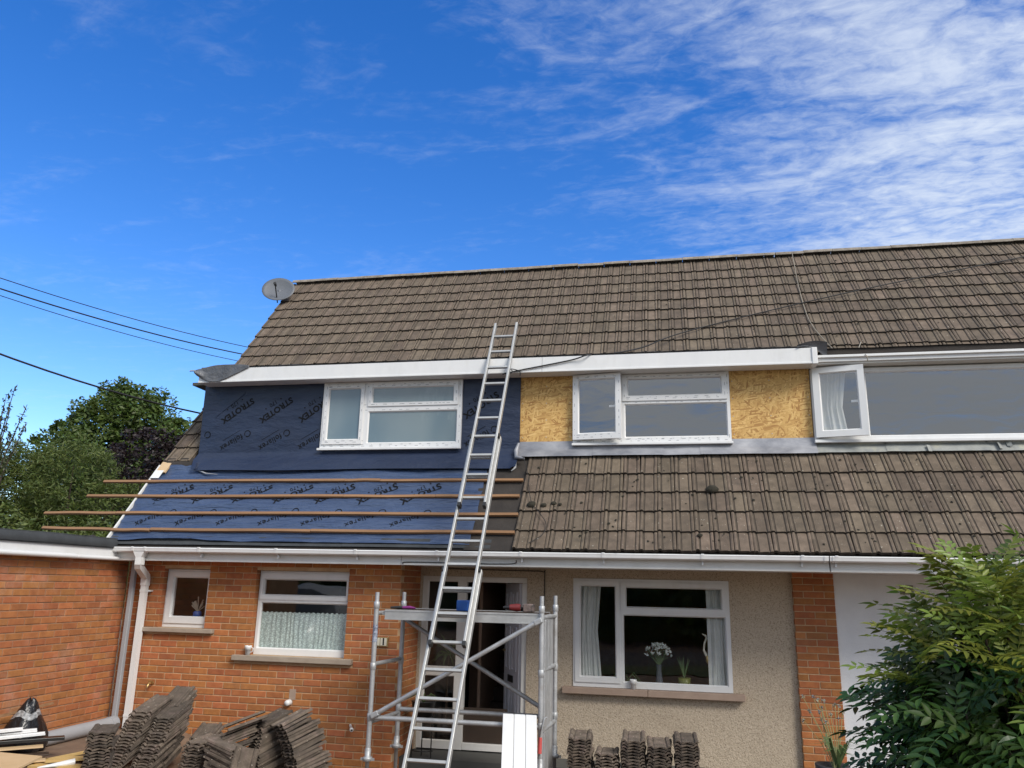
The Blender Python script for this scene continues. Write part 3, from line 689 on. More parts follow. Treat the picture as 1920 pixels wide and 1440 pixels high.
# --- dormer
DX0, DX1 = -6.385, 1.665
def dormer():
    mb = MB()
    # carcass: cheek, face boarding behind the membrane, flat roof
    WIN = [(-4.55, -2.66, 1.74, 2.60), (-1.185, 0.70, 1.75, 2.605)]
    mb.plate(DX0, DX1+0.02, 1.50, 2.66, 9.735, 9.80, WIN)
    y0, y1 = 9.80, 11.2
    mb.add([(DX0, 9.801, 1.55), (DX0, 10.75, 2.66), (DX0, 9.801, 2.66), (DX0+0.05, 9.801, 1.55), (DX0+0.05, 10.75, 2.66), (DX0+0.05, 9.801, 2.66)], [(0,2,1),(3,4,5),(0,1,4,3),(1,2,5,4),(0,3,5,2)])
    d = part('dormer', mb, M_felt, house)
    mb = MB(); mb.box(-6.33, 1.72, 9.47, 11.3, 2.80, 2.835); part('flat_roof', mb, M_flap, d)
    # membrane face folding on to the roof
    def f(u, v):
        x = DX0 + 0.004 + u*(-1.878 - DX0)
        if v > 0.16:
            t = (v-0.16)/0.84; z = 1.66 + t*(2.63-1.66); return (x + (0.02 if u == 0 else 0)*(1-t), FACE_Y + wf(x, z), z)
        t = v/0.16; s = 1.275 + t*0.22 + 0.02*ns(x*0.9, 7); bx, by, bz = RP(x, s, 0.045 + 0.012*ns(x*1.1, 3)*(1-t) + (0.03*(1-t) if u > 0.985 or u < 0.02 else 0))
        by = min(by, FACE_Y) ; return (x + (0.09*(1-t) if u < 0.02 else 0), by, bz)
    mb = MB(); mb.grid(f, 120, 60)
    global MEMB
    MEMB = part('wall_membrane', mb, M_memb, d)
    mb = MB(); mb.obox((-5.965, FACE_Y-0.006, 2.343), Vector((0.205, 0, 0.163)), Vector((0, 0.005, 0)), Vector((-0.005, 0, 0.0065))); part('folded_seam', mb, M_memb, MEMB)
    # pale underside of the curled bottom corners
    mb = MB(); mb.tube([(-1.90, 9.60, 1.52), (-1.895, 9.53, 1.42), (-1.935, 9.485, 1.37)], [0.012, 0.016, 0.006], 6); mb.tube([(-6.33, 9.62, 1.56), (-6.24, 9.52, 1.42), (-6.08, 9.47, 1.365), (-5.9, 9.46, 1.35)], [0.004, 0.012, 0.011, 0.003], 6); part('membrane_edge', mb, M_greypvc, MEMB)
    for a, b in ((-1.876, -1.205), (0.727, 1.66)):
        mb = MB(); mb.box(a, b, 9.715, 9.734, 1.70, 2.64); bp_ = part('board_panel', mb, M_osb, d)
        mb = MB()
        for xx in (a+0.03, (a+b)/2, b-0.03):
            for zz in (1.83, 2.05, 2.27, 2.49): mb.lathe((xx, 9.7145, zz), [(0.0, 0.001), (0.006, 0.001), (0.007, -0.002)], 8, axis=(0, -1, 0))
        part('screw_heads', mb, M_galv, bp_, kind='stuff')
    # white fascia boards with a joint, soffit, felt upstand
    for a, b in ((-6.33, -1.56), (-1.556, 1.715)):
        mb = MB(); mb.box(a, b, 9.43, 9.455, 2.605, 2.80); mb.box(a, b, 9.422, 9.43, 2.605, 2.63); bevel(part('fascia_board', mb, M_pvc, d), 0.004)
    mb = MB(); mb.box(1.66, 1.722, 9.415, 9.66, 2.60, 2.803); bevel(part('fascia_end_cap', mb, M_pvc, d), 0.006)
    for i in range(3):
        mb = MB(); mb.box(-6.33, 1.69, 9.456+i*0.078, 9.456+i*0.078+0.074, 2.612, 2.622); part('soffit_board', mb, M_pvc, d)
    mb = MB(); mb.grid(lambda u, v: (-5.7 + u*7.35, 9.44 + v*0.3 + 0.01*ns(u*9, v), 2.803 + 0.022*(1-v) + 0.008*ns(u*14, v*2) + 0.04*v), 60, 4); part('felt_edge', mb, M_felt, d)
    # lead flashing below the boards: vertical part and dressed skirt, in lengths with laps
    xs = [-1.875, -0.93, -0.10, 0.36, 1.665]
    for i, (a, b) in enumerate(zip(xs[:-1], xs[1:])):
        mb = MB()
        def g(u, v):
            x = a - 0.015 + u*(b-a+0.03)
            if v < 0.5:
                t = v/0.5; s = 1.478 + t*0.155; q = RP(x, s, 0.052 + 0.006*(i % 2) + 0.006*ns(x*2, s*5, 3)); return q
            t = (v-0.5)/0.5; top = RP(x, 1.633, 0.052)
            return (x, 9.706 - (i % 2)*0.003 + 0.003*ns(x*3, v*4) - 0.018*(1-t), top[2] + 0.02 + t*(1.772 - top[2] - 0.02 + 0.006*ns(x*1.5, 8)))
        mb.grid(g, 24, 12); part('lead_flashing', mb, M_lead, d)
    mb = MB(); mb.tube([(-1.875, 9.64, 1.74), (-1.90, 9.60, 1.64), (-1.885, 9.55, 1.55), (-1.78, 9.53, 1.53)], [0.02, 0.03, 0.03, 0.012], 7); part('flashing_fold', mb, M_lead, d)
    # curled felt flap drooping over the left end of the fascia, with the rod that holds it
    def h(u, v):
        x = -5.58 - u*0.80
        low = 2.80 - 0.19*min(1, u/0.55) + (0.10*((u-0.72)/0.28)**1.5 if u > 0.72 else 0)
        top = 2.825 + 0.035*math.sin(u*math.pi)**0.7 - 0.04*u*u
        zz = top + (low-top)*v + 0.006*ns(u*4, v*3, 6)
        yy = 9.47 - 0.055*math.sin(min(1, v*1.25)*math.pi*0.6)*(0.35+u) - 0.05*u*math.sin(v*math.pi)*max(0, math.sin(u*7.5)) + 0.010*ns(u*5, v*4, 2)
        return (x + 0.03*v*u, min(yy, 9.418), zz)
    mb = MB(); mb.grid(h, 40, 18); fl = part('felt_flap', mb, M_flap, d); so = fl.modifiers.new('solid', 'SOLIDIFY'); so.thickness = 0.006; so.offset = 1
    mb = MB(); mb.tube([(-6.50, 9.46, 2.79), (-5.9, 9.46, 2.80)], 0.010, 8); part('roller_rod', mb, M_greypvc, d)
    def h2(u, v):
        x = 1.50 + u*0.34
        return (x, 9.40 + 0.02*math.sin(v*3) + 0.10*u*v, 2.83 + 0.045*math.sin(u*2.6) - v*(0.03 + 0.15*u*u))
    mb = MB(); mb.grid(h2, 14, 10); part('felt_flap', mb, M_flap, d)
    return d
MEMB = None
DORM = dormer()
lettering()

# --- windows
def frame_rect(mb, x0, x1, z0, z1, holes, yf, yb, bead=0.014, gy=None, mi=0):
    mb.plate(x0, x1, z0, z1, yf, yb, [(h[0]-bead, h[1]+bead, h[2]-bead, h[3]+bead) for h in holes], mi)
    gy = gy if gy is not None else yf+0.022
    for h in holes:
        o = [(h[0]-bead, yf+0.003, h[2]-bead), (h[1]+bead, yf+0.003, h[2]-bead), (h[1]+bead, yf+0.003, h[3]+bead), (h[0]-bead, yf+0.003, h[3]+bead)]
        i = [(h[0], gy, h[2]), (h[1], gy, h[2]), (h[1], gy, h[3]), (h[0], gy, h[3])]
        mb.add(o+i, [(k, (k+1) % 4, 4+(k+1) % 4, 4+k) for k in range(4)], mi)
def window(parent, outer, yf, fixed=(), sashes=(), sill=None, mat=None, gm=None, film=False, depth=0.07, hinged=None, label=None):
    mat = mat or M_pvc; gm = gm or G_low
    mb = MB(); holes = list(fixed) + [s[1] for s in sashes]
    if hinged: holes = holes + [hinged['hole']]
    frame_rect(mb, *outer, holes, yf, yf+depth)
    w = part('window', mb, mat, parent, label); bevel(w, 0.003, 1)
    if sill:
        mb = MB(); mb.box(sill[0], sill[1], yf-sill[4], yf-0.001, sill[2], sill[3]); bevel(part('sill', mb, mat, w), 0.004)
    for g in fixed:
        mb = MB(); mb.box(g[0]-0.006, g[1]+0.006, yf+0.024, yf+0.030, g[2]-0.006, g[3]+0.006); part('pane', mb, gm, w)
    for so, g in sashes:
        mb = MB(); frame_rect(mb, *so, [g], yf-0.016, yf-0.0005, gy=yf+0.01); bevel(part('sash', mb, mat, w), 0.004)
        mb = MB(); mb.box(g[0]-0.006, g[1]+0.006, yf+0.012, yf+0.018, g[2]-0.006, g[3]+0.006); part('pane', mb, gm, w)
    if hinged:          # casement swung outwards about its left edge
        so, g, a = hinged['outer'], hinged['glass'], hinged['angle']
        ca, sa = math.cos(a), math.sin(a); hx, hy = so[0], yf-0.004
        def rot(mb):
            mb.v = [(hx + (x-hx)*ca + (y-yf)*sa, hy - (x-hx)*sa + (y-yf)*ca, z) for x, y, z in mb.v]; return mb
        mb = MB(); frame_rect(mb, *so, [g], yf-0.05, yf, gy=yf-0.025); bevel(part('sash', rot(mb), mat, w), 0.004)
        mb = MB(); mb.box(g[0]-0.006, g[1]+0.006, yf-0.022, yf-0.016, g[2]-0.006, g[3]+0.006); part('pane', rot(mb), gm, w)
        mb = MB(); zc = (g[2]+g[3])/2; mb.box(so[1]-0.16, so[1]-0.05, yf+0.02, yf+0.04, zc-0.012, zc+0.012); mb.box(so[1]-0.06, so[1]-0.035, yf+0.0, yf+0.03, zc-0.025, zc+0.025); part('handle', rot(mb), mat, w)
        if film: film_marks(w, [so], [g], yf-0.05, rot)
    if film:
        film_marks(w, [outer] , holes, yf-0.0, None)
        for so, g in sashes: film_marks(w, [so], [g], yf-0.016, None)
    return w
def film_marks(w, outs, holes, y, rot):
    r = random.Random(int(abs(y*1000)) + len(holes)); mb = MB(); o = outs[0]
    def ok(x, z): return not any(h[0]-0.03 < x < h[1]+0.03 and h[2]-0.02 < z < h[3]+0.02 for h in holes)
    for z in [o[2]+0.025, o[3]-0.025] + [h[3]+0.03 for h in holes] + [h[2]-0.03 for h in holes]:
        x = o[0] + 0.05
        while x < o[1]-0.06:
            L_ = r.choice((0.010, 0.045, 0.03)); 
            if ok(x, z) and ok(x+L_, z) and o[2] < z < o[3]:
                mb.box(x, x+L_, y-0.0008, y-0.0002, z-0.0035, z+0.0035)
            x += L_ + r.uniform(0.05, 0.12)
    for x in [o[0]+0.025, o[1]-0.025]:
        z = o[2]+0.05
        while z < o[3]-0.06:
            L_ = r.choice((0.010, 0.04, 0.03))
            if ok(x, z): mb.box(x-0.0035, x+0.0035, y-0.0008, y-0.0002, z, z+L_)
            z += L_ + r.uniform(0.05, 0.12)
    if rot: rot(mb)
    o2 = part('film_print', mb, M_greypvc, w, kind='stuff'); return o2
M_frost = pmat('frosted_pane', (0.10, 0.155, 0.185), (0.165, 0.215, 0.23), 1.1, 0.14, spec=0.9, detail=1, blot=(0.26, 0.32, 0.32), blot_scale=1.6, blot_amt=0.5, stretch=(2.2, 1, 0.8))
def windows():
    # dormer, membrane side (obscured panes)
    window(DORM, (-4.573, -2.640, 1.712, 2.606), 9.655, fixed=[(-3.905, -2.712, 1.788, 2.190)], sashes=[((-4.545, -3.985, 1.765, 2.575), (-4.478, -4.045, 1.838, 2.514)), ((-3.925, -2.690, 2.268, 2.590), (-3.863, -2.762, 2.322, 2.513))],
           sill=(-4.59, -2.63, 1.682, 1.711, 0.05), gm=M_frost, film=True, label='closed white window with obscured panes in the blue membrane')
    window(DORM, (-1.196, 0.722, 1.735, 2.614), 9.68, fixed=[(-0.54, 0.672, 1.816, 2.213)], sashes=[((-0.575, 0.690, 2.262, 2.595), (-0.502, 0.621, 2.336, 2.540))],
           hinged=dict(hole=(-1.12, -0.60, 1.81, 2.56), outer=(-1.185, -0.575, 1.775, 2.60), glass=(-1.105, -0.655, 1.86, 2.53), angle=rad(8)),
           sill=(-1.205, 0.735, 1.706, 1.734, 0.05), gm=G_up, film=True, label='white window with its left casement open, between bare strand boards')
    window(nbr, (1.668, 4.90, 1.735, 2.60), 9.68, fixed=[(2.290, 4.82, 1.79, 2.54)],
           hinged=dict(hole=(1.74, 2.22, 1.81, 2.55), outer=(1.69, 2.255, 1.76, 2.60), glass=(1.775, 2.17, 1.845, 2.52), angle=rad(13)),
           sill=(1.66, 4.92, 1.70, 1.734, 0.05), gm=G_up, label='wide white window with a single large pane and one open casement')
    # ground floor
    window(house, (-6.285, -5.660, -0.583, 0.116), 9.235, sashes=[((-6.262, -5.683, -0.535, 0.085), (-6.180, -5.721, -0.449, 0.012))], label='small single pane white window next to the downpipe')
    window(house, (-5.012, -3.822, -0.863, 0.118), 9.235, fixed=[(-4.965, -3.850, -0.780, -0.266)], sashes=[((-4.99, -3.845, -0.222, 0.09), (-4.945, -3.880, -0.160, 0.010))], label='white window with a net curtain across its lower half')
    window(house, (-1.213, 0.620, -1.130, 0.108), 9.885, fixed=[(-0.606, 0.560, -1.054, -0.313)], sashes=[((-1.188, -0.651, -1.079, 0.081), (-1.120, -0.711, -1.009, 0.016)), ((-0.638, 0.590, -0.272, 0.072), (-0.572, 0.526, -0.208, 0.007))], label='large white window with flowers and ornaments inside in the pebbledash wall')
    for a, b, z0, z1, y0, mt in ((-6.466, -5.511, -0.637, -0.586, 9.085, M_stone), (-5.212, -3.697, -0.927, -0.866, 9.085, M_stone)):
        mb = MB(); mb.box(a, b, y0, 9.30, z0, z1); bevel(part('stone_sill', mb, mt, house), 0.006)
    mb = MB(); mb.box(-1.335, -0.342, 9.80, 9.96, -1.205, -1.133); mb.box(-0.338, 0.745, 9.80, 9.96, -1.206, -1.134); bevel(part('stone_sill', mb, M_stone2, house), 0.006)
windows()

# neighbour dormer trim
def nbr_dormer():
    mb = MB(); mb.plate(1.692, 6.5, 1.50, 2.72, 9.735, 9.80, [(1.74, 4.86, 1.75, 2.58)])
    d = part('dormer', mb, M_pvc2, nbr)
    mb = MB(); mb.box(1.73, 6.5, 9.50, 9.53, 2.64, 2.71); mb.box(1.73, 6.5, 9.47, 9.50, 2.685, 2.715); bevel(part('fascia_board', mb, M_pvc, d), 0.004)
    mb = MB(); mb.box(1.73, 6.5, 9.531, 9.735, 2.62, 2.64); part('soffit_board', mb, M_pvc2, d)
    mb = MB(); mb.grid(lambda u, v: (1.80 + u*4.7, 9.515 + v*0.55, 2.805 + v*0.08 + 0.006*ns(u*12, v*3)), 40, 5); mb.box(1.78, 6.5, 9.535, 9.56, 2.716, 2.80); part('felt_edge', mb, M_felt, d)
    mb = MB(); mb.box(1.8, 6.5, 9.57, 11.2, 2.72, 2.79); part('flat_roof', mb, M_felt, d)
    xs = [1.67, 2.43, 3.5, 4.9, 6.4]
    for i, (a, b) in enumerate(zip(xs[:-1], xs[1:])):
        def g(u, v):
            x = a + u*(b-a+0.02)
            if v < 0.6:
                t = v/0.6; return RP(x, 1.50 + t*0.13 + 0.006*ns(x*5, 2), 0.045 + 0.005*(i % 2) + 0.004*ns(x*3, v*3))
            t = (v-0.6)/0.4; top = RP(x, 1.63, 0.05); return (x, 9.704, top[2] + t*(1.735-top[2]))
        mb = MB(); mb.grid(g, 24, 8); part('lead_flashing', mb, M_oldlead, d)
    for x, s, dx in ((3.62, 1.56, 0.10), (3.72, 1.60, -0.06), (2.88, 1.53, 0.07)):
        mb = MB(); mb.obox(RP(x, s, 0.065), Vector((0.022, 0, 0)) + Vector((0, 0.02, 0))*dx*10, Vector((0, 0.030, 0.04)), Vector((0, -0.002, 0.002))); part('torn_flap', mb, M_oldlead, d)
nbr_dormer()

# --- eaves: fascia, soffit, gutter, downpipe
def eaves():
    for h, runs in ((house, ((-6.93, -3.055), (-3.05, 1.565))), (nbr, ((1.575, XR),))):
        for a, b in runs:
            mb = MB(); mb.box(a, b, 8.80, 8.822, 0.205, 0.375); mb.box(a, b, 8.793, 8.80, 0.205, 0.232); bevel(part('fascia_board', mb, M_pvc2, h), 0.004)
        a, b = runs[0][0], runs[-1][1]
        mb = MB(); mb.box(a, b, 8.823, 9.149 if h is house else 9.84, 0.215, 0.225)
        if h is house: mb.box(-3.15, b, 9.150, 9.895, 0.216, 0.224)
        part('soffit', mb, M_pvc2, h)
        # gutter: half-round-square section with a rolled lip
        prof = [(8.685, 0.362), (8.680, 0.352), (8.684, 0.342), (8.690, 0.315), (8.712, 0.301), (8.765, 0.301), (8.788, 0.318), (8.792, 0.362), (8.788, 0.362), (8.784, 0.320), (8.763, 0.306), (8.714, 0.306), (8.695, 0.318), (8.691, 0.344), (8.694, 0.354), (8.690, 0.362)]
        ga, gb = (-6.97, 1.545) if h is house else (1.555, XR)
        vs = [(ga, y, z) for y, z in prof] + [(gb, y, z) for y, z in prof]; n = len(prof)
        mb = MB(); mb.add(vs, [(i, (i+1) % n, n+(i+1) % n, n+i) for i in range(n)])
        if h is house: mb.add([(ga, y, z) for y, z in prof[:8]], [tuple(range(8))])
        gt = part('gutter', mb, M_pvc, h)
        br = MB(); q = [(y + (-0.006 if y < 8.70 else 0), z + (0.006 if i < 1 else -0.005 if z < 0.31 else 0)) for i, (y, z) in enumerate(prof[:8])]
        vs = [(-0.016, y, z) for y, z in q] + [(0.016, y, z) for y, z in q] + [(-0.016, 8.79, 0.37), (0.016, 8.79, 0.37)]
        br.add(vs, [(i, i+1, 8+i+1, 8+i) for i in range(7)] + [(7-i, 15-i, 14-i, 6-i) for i in range(0)])
        br.add([(x, y+dy, z+dz) for x in (-0.016, 0.016) for (y, z), (dy, dz) in zip(q, [(0.004, 0)]*8)], [(i+1, i, 8+i, 8+i+1) for i in range(7)])
        for x in (-0.016, 0.016): br.add([(x, y, z) for y, z in q] + [(x, y+0.004, z) for y, z in q], [(i, i+1, 9+i, 8+i) for i in range(7)])
        br.box(-0.013, 0.013, 8.672, 8.70, 0.356, 0.368); br.box(-0.008, 0.008, 8.75, 8.80, 0.255, 0.300)
        bm = br.mesh('bracket', M_pvc, (0, 8.7, 0.33))
        for x in ((-6.763, -5.552, -4.553, -3.569, -2.598, -1.643, -0.744, 0.295, 1.292) if h is house else (1.62, 2.6, 3.55, 4.5)):
            link('gutter_bracket', bm, gt, (x, 8.7, 0.33))
        if h is house:
            un = MB()
            for dx in (-0.045, 0.035):
                q2 = [(y + (-0.007 if y < 8.70 else 0), z - (0.006 if z < 0.31 else 0)) for y, z in prof[:8]]
                un.add([(1.545+dx, y, z) for y, z in q2] + [(1.545+dx+0.02, y, z) for y, z in q2], [(i, i+1, 9+i, 8+i) for i in range(7)])
                for xx in (1.545+dx, 1.565+dx): un.add([(xx, y, z) for y, z in q2] + [(xx, y+0.006, z) for y, z in q2], [(i, i+1, 9+i, 8+i) for i in range(7)])
            part('gutter_union', un, M_pvc, gt)
            mb = MB()
            for xa, xb in ((-6.455, -6.425), (-6.285, -6.255)):
                q2 = [(y + (-0.007 if y < 8.70 else 0.003), z - (0.006 if z < 0.31 else -0.004)) for y, z in prof[:8]]
                mb.add([(xa, y, z) for y, z in q2] + [(xb, y, z) for y, z in q2], [(i, i+1, 9+i, 8+i) for i in range(7)])
                for xx in (xa, xb): mb.add([(xx, y, z) for y, z in q2] + [(xx, y+0.008, z) for y, z in q2], [(i, i+1, 9+i, 8+i) for i in range(7)])
            vs = [(-6.43, 8.690, 0.31), (-6.28, 8.690, 0.31), (-6.28, 8.785, 0.31), (-6.43, 8.785, 0.31), (-6.395, 8.698, 0.245), (-6.315, 8.698, 0.245), (-6.315, 8.778, 0.245), (-6.395, 8.778, 0.245)]
            mb.add(vs, [(0,1,5,4),(1,2,6,5),(2,3,7,6),(3,0,4,7)])
            part('outlet', mb, M_pvc, gt)
    # square downpipe with an offset back to the wall
    t = thing('downpipe', (-6.48, 9.06, gz(-6.48, 9)), 'white square downpipe with an offset bend on the brick front wall', 'downpipe')
    def sq(pts, w):
        mb = MB(); vs = []
        for p, (r, f) in pts:
            p, r, f = Vector(p), Vector(r)*w/2, Vector(f)*w/2
            vs += [p-r-f, p+r-f, p+r+f, p-r+f]
        n = len(pts); fs = [(i*4+k, i*4+(k+1) % 4, (i+1)*4+(k+1) % 4, (i+1)*4+k) for i in range(n-1) for k in range(4)]
        mb.add(vs, fs + [(3,2,1,0), tuple(range(n*4-4, n*4))]); return mb
    X_, Y_, b45 = (1, 0, 0), (0, 1, 0), (0, 0.8, 0.6)
    xo = -6.355
    part('offset_bend', sq([((xo, 8.738, 0.262), (X_, Y_)), ((xo, 8.738, 0.155), (X_, Y_)), ((xo-0.02, 8.77, 0.125), (X_, b45)), ((-6.465, 9.04, 0.02), (X_, b45)), ((-6.482, 9.072, -0.01), (X_, Y_)), ((-6.482, 9.072, -0.09), (X_, Y_))], 0.078), M_pvc, t)
    part('pipe', sq([((-6.482, 9.072, -0.085), (X_, Y_)), ((-6.482, 9.072, -1.62), (X_, Y_)), ((-6.482, 9.072, gz(-6.48, 9)+0.02), (X_, Y_))], 0.066), M_pvc, t)
    for z in (-0.155, -1.60):
        mb = MB(); mb.box(-6.519, -6.445, 9.035, 9.109, z-0.014, z+0.014); mb.box(-6.55, -6.41, 9.100, 9.149, z-0.008, z+0.008); part('pipe_clip', mb, M_pvc, t)
eaves()

# --- entrance: frame, sidelight, open door, hall, steps
def entrance():
    y = 9.93
    fr = MB(); SL = [(-3.055, -2.683, -0.975, 0.035), (-3.063, -2.695, -1.815, -1.095)]
    frame_rect(fr, -3.133, -2.560, -1.915, 0.102, SL, y, y+0.07, 0.012)
    fr.box(-2.559, -1.788, y, y+0.07, 0.036, 0.102); fr.box(-1.852, -1.788, y, y+0.07, -1.915, 0.035); fr.box(-2.559, -1.853, y, y+0.09, -1.915, -1.835)
    f = part('door_frame', fr, M_pvc2, house); bevel(f, 0.004, 1)
    for g in SL:
        mb = MB(); mb.box(g[0]-0.005, g[1]+0.005, y+0.024, y+0.030, g[2]-0.005, g[3]+0.005); part('pane', mb, G_low, f)
    mb = MB(); mb.box(-2.559, -2.02, y+0.04, y+0.046, -1.83, -1.44); part('low_panel', mb, M_darkwood, f)
    # door leaf hinged on the right, swung inwards about 75 degrees
    a = rad(64); hx, hy = -1.856, y+0.06; W, H0, H1 = 0.70, -1.83, 0.03; dmb = MB()
    ins = [(0.10, 0.30, -0.45, -0.08), (0.40, 0.60, -0.45, -0.08), (0.10, 0.30, -1.02, -0.50), (0.40, 0.60, -1.02, -0.50), (0.10, 0.30, -1.74, -1.22), (0.40, 0.60, -1.74, -1.22)]
    dmb.plate(0, W, H0, H1, 0, 0.04, [])
    def place(mb): mb.v = [(hx - x*math.cos(a) - yy*math.sin(a), hy + x*math.sin(a) - yy*math.cos(a), z) for x, yy, z in mb.v]; return mb
    for x0, x1, z0, z1 in ins:
        dmb.plate(x0, x1, z0, z1, 0.04, 0.052, [(x0+0.02, x1-0.02, z0+0.02, z1-0.02)]); dmb.box(x0+0.05, x1-0.05, 0.04, 0.049, z0+0.05, z1-0.05)
    dr = part('door', place(dmb), M_doorgrey, house, label='open grey white panelled front door')
    mb = MB(); mb.box(0.24, 0.46, 0.041, 0.056, -1.16, -1.08); part('letter_box', place(mb), M_black, dr)
    mb = MB(); mb.tube([(0.64, 0.04, -0.80), (0.64, 0.08, -0.80), (0.54, 0.08, -0.80)], 0.009, 8); part('handle', place(mb), M_gold, dr)
    # hall
    mb = MB(); mb.box(-2.62, -2.58, 10.9, 12.6, -1.9, 0.38); mb.box(-3.15, -2.62, 12.55, 12.6, -1.9, 0.38); part('hall_wall', mb, M_hall, house)
    mb = MB(); mb.add([(-2.30, 11.3, -1.92), (-2.30, 11.3, -1.70), (-2.30, 12.9, -0.5), (-2.30, 12.9, -0.72), (-2.26, 11.3, -1.92), (-2.26, 11.3, -1.70), (-2.26, 12.9, -0.5), (-2.26, 12.9, -0.72)], [(0,1,2,3),(7,6,5,4),(1,5,6,2),(0,4,5,1)])
    for i in range(7): mb.box(-2.58, -2.30, 11.3+i*0.22, 11.3+i*0.22+0.24, -1.92, -1.75+i*0.17)
    part('stairs', mb, M_darkwood, house)
    t = thing('door_step', (-2.4, 9.7, GH), 'two concrete steps below the front door frame', 'steps')
    mb = MB(); mb.box(-3.10, -1.66, 9.62, 9.899, GH, -1.955); bevel(part('upper_step', mb, M_step, t), 0.01)
    mb = MB(); mb.box(-3.10, -1.62, 9.30, 9.619, GH, -2.06); bevel(part('lower_step', mb, M_step, t), 0.01)
entrance()

# --- garage to the left
def garage():
    g = thing('garage', (-6.8, 7.5, -1.76), 'flat roofed orange brick garage with a black felt roof edge', 'garage')
    mb = MB(); mb.box(-9.8, -6.806, 4.6, 9.15, -1.95, 0.24); wl = part('brick_wall', mb, M_gmortar, g)
    rows = course_layout(5.6, 9.146, -1.80, 0.235, [], 5.6+0.07)
    lay([((-6.80, a, z), l, math.pi/2) for a, z, l in rows], wl, BMG, M_gbrick, 300, random.Random(4))
    mb = MB(); mb.box(-9.9, -6.70, 4.4, 9.14, 0.34, 0.36); part('flat_roof', mb, M_feltgrey, g)
    mb = MB(); mb.box(-6.745, -6.72, 4.4, 9.14, 0.235, 0.36); bevel(part('fascia_board', mb, M_pvc, g), 0.004)
    mb = MB(); mb.grid(lambda u, v: (-6.72 + 0.035*math.sin(v*2.2) + 0.004*ns(u*9, v*4), 4.4 + u*4.75, 0.465 - v*0.11 + 0.006*ns(u*8, 4)), 40, 6); mb.box(-9.9, -6.71, 4.4, 9.14, 0.361, 0.462); part('felt_edge', mb, M_feltgrey, g)
    gp = MB(); gp.tube([(-6.690, 4.4, 0.225), (-6.690, 8.05, 0.225)], 0.028, 8); gp.tube([(-6.690, 8.06, 0.222), (-6.690, 9.1, 0.222)], 0.024, 8); part('edge_trim', gp, M_pvc, g)
garage()
def garage_bits():
    mb = MB(); mb.add([(-7.0, 8.45, 0.462), (-6.9, 8.50, 0.462), (-6.95, 8.62, 0.50), (-7.05, 8.72, 0.462), (-6.95, 8.72, 0.462)], [(0,1,2),(1,4,2),(2,4,3),(0,2,3),(0,3,4,1)]); single('roof_offcut', mb, M_felt, (-6.97, 8.6, 0.462), 'torn black felt offcut lying on the garage roof', 'offcut')
    mb = MB(); mb.tube([(-6.95, 8.88, 0.475), (-6.92, 8.95, 0.50), (-6.90, 9.0, 0.470)], [0.015, 0.02, 0.01], 5); single('crumpled_wrapper', mb, M_pvc2, (-6.92, 8.95, 0.462), 'crumpled pale wrapper lying on the garage roof', 'wrapper')
garage_bits()
mb = MB(); mb.box(-6.668, -6.610, 9.02, 9.075, gz(-6.6, 9), 0.205)
bevel(single('corner_pipe', mb, M_greypvc, (-6.64, 9.05, gz(-6.6, 9)), 'narrow grey vertical pipe in the corner between garage and house', 'pipe'), 0.008)

# ------------------------------------------------------------------ ladder (three sections)
LP0, LD = Vector((-2.086, 9.624, 3.12)), Vector((-0.0055, -0.1247, -0.2429))
LN = LD.cross(Vector((1, 0, 0))).normalized()
if LN.y > 0: LN = -LN
def ladder():
    t = thing('extension_ladder', LP0 + LD*21.5, 'three section aluminium ladder leaning on the white dormer fascia', 'ladder')
    X = Vector((1, 0, 0)); u = LD.normalized()
    for i0, i1, wid, off, nm, rg in ((-0.85, 9.45, 0.257, 0.05, 'top_section', range(0, 9)), (5.95, 15.1, 0.312, 0.0, 'middle_section', range(7, 15)), (12.15, 21.55, 0.367, -0.05, 'base_section', range(13, 22))):
        mb = MB()
        for s in (-1, 1):
            c = LP0 + LN*off + X*s*(wid/2+0.014)
            mb.beam(c + LD*i0, c + LD*i1, 0.028, 0.062, LN)
        sec = part(nm, mb, M_alu, t); bevel(sec, 0.005)
        for i in rg:
            c = LP0 + LN*off + LD*i
            if i < i0+0.2 or i > i1-0.2: continue
            mb = MB(); mb.obox(c, X*(wid/2+0.002), u*0.014, LN*0.016); bevel(part('rung', mb, M_alu, sec), 0.004)
        for s in (-1, 1):
            c = LP0 + LN*off + X*s*(wid/2+0.014) + LD*(i1+0.03)
            mb = MB(); mb.obox(c, X*0.018, u*0.022, LN*0.036); part('end_cap', mb, M_black, sec)
        if nm != 'top_section':
            for s in (-1, 1):
                c = LP0 + LN*(off+0.03) + X*s*(wid/2+0.004) + LD*(i0+0.05)
                mb = MB(); mb.obox(c, X*0.017, u*0.022, LN*0.045); part('guide_bracket', mb, M_black, sec)
ladder()

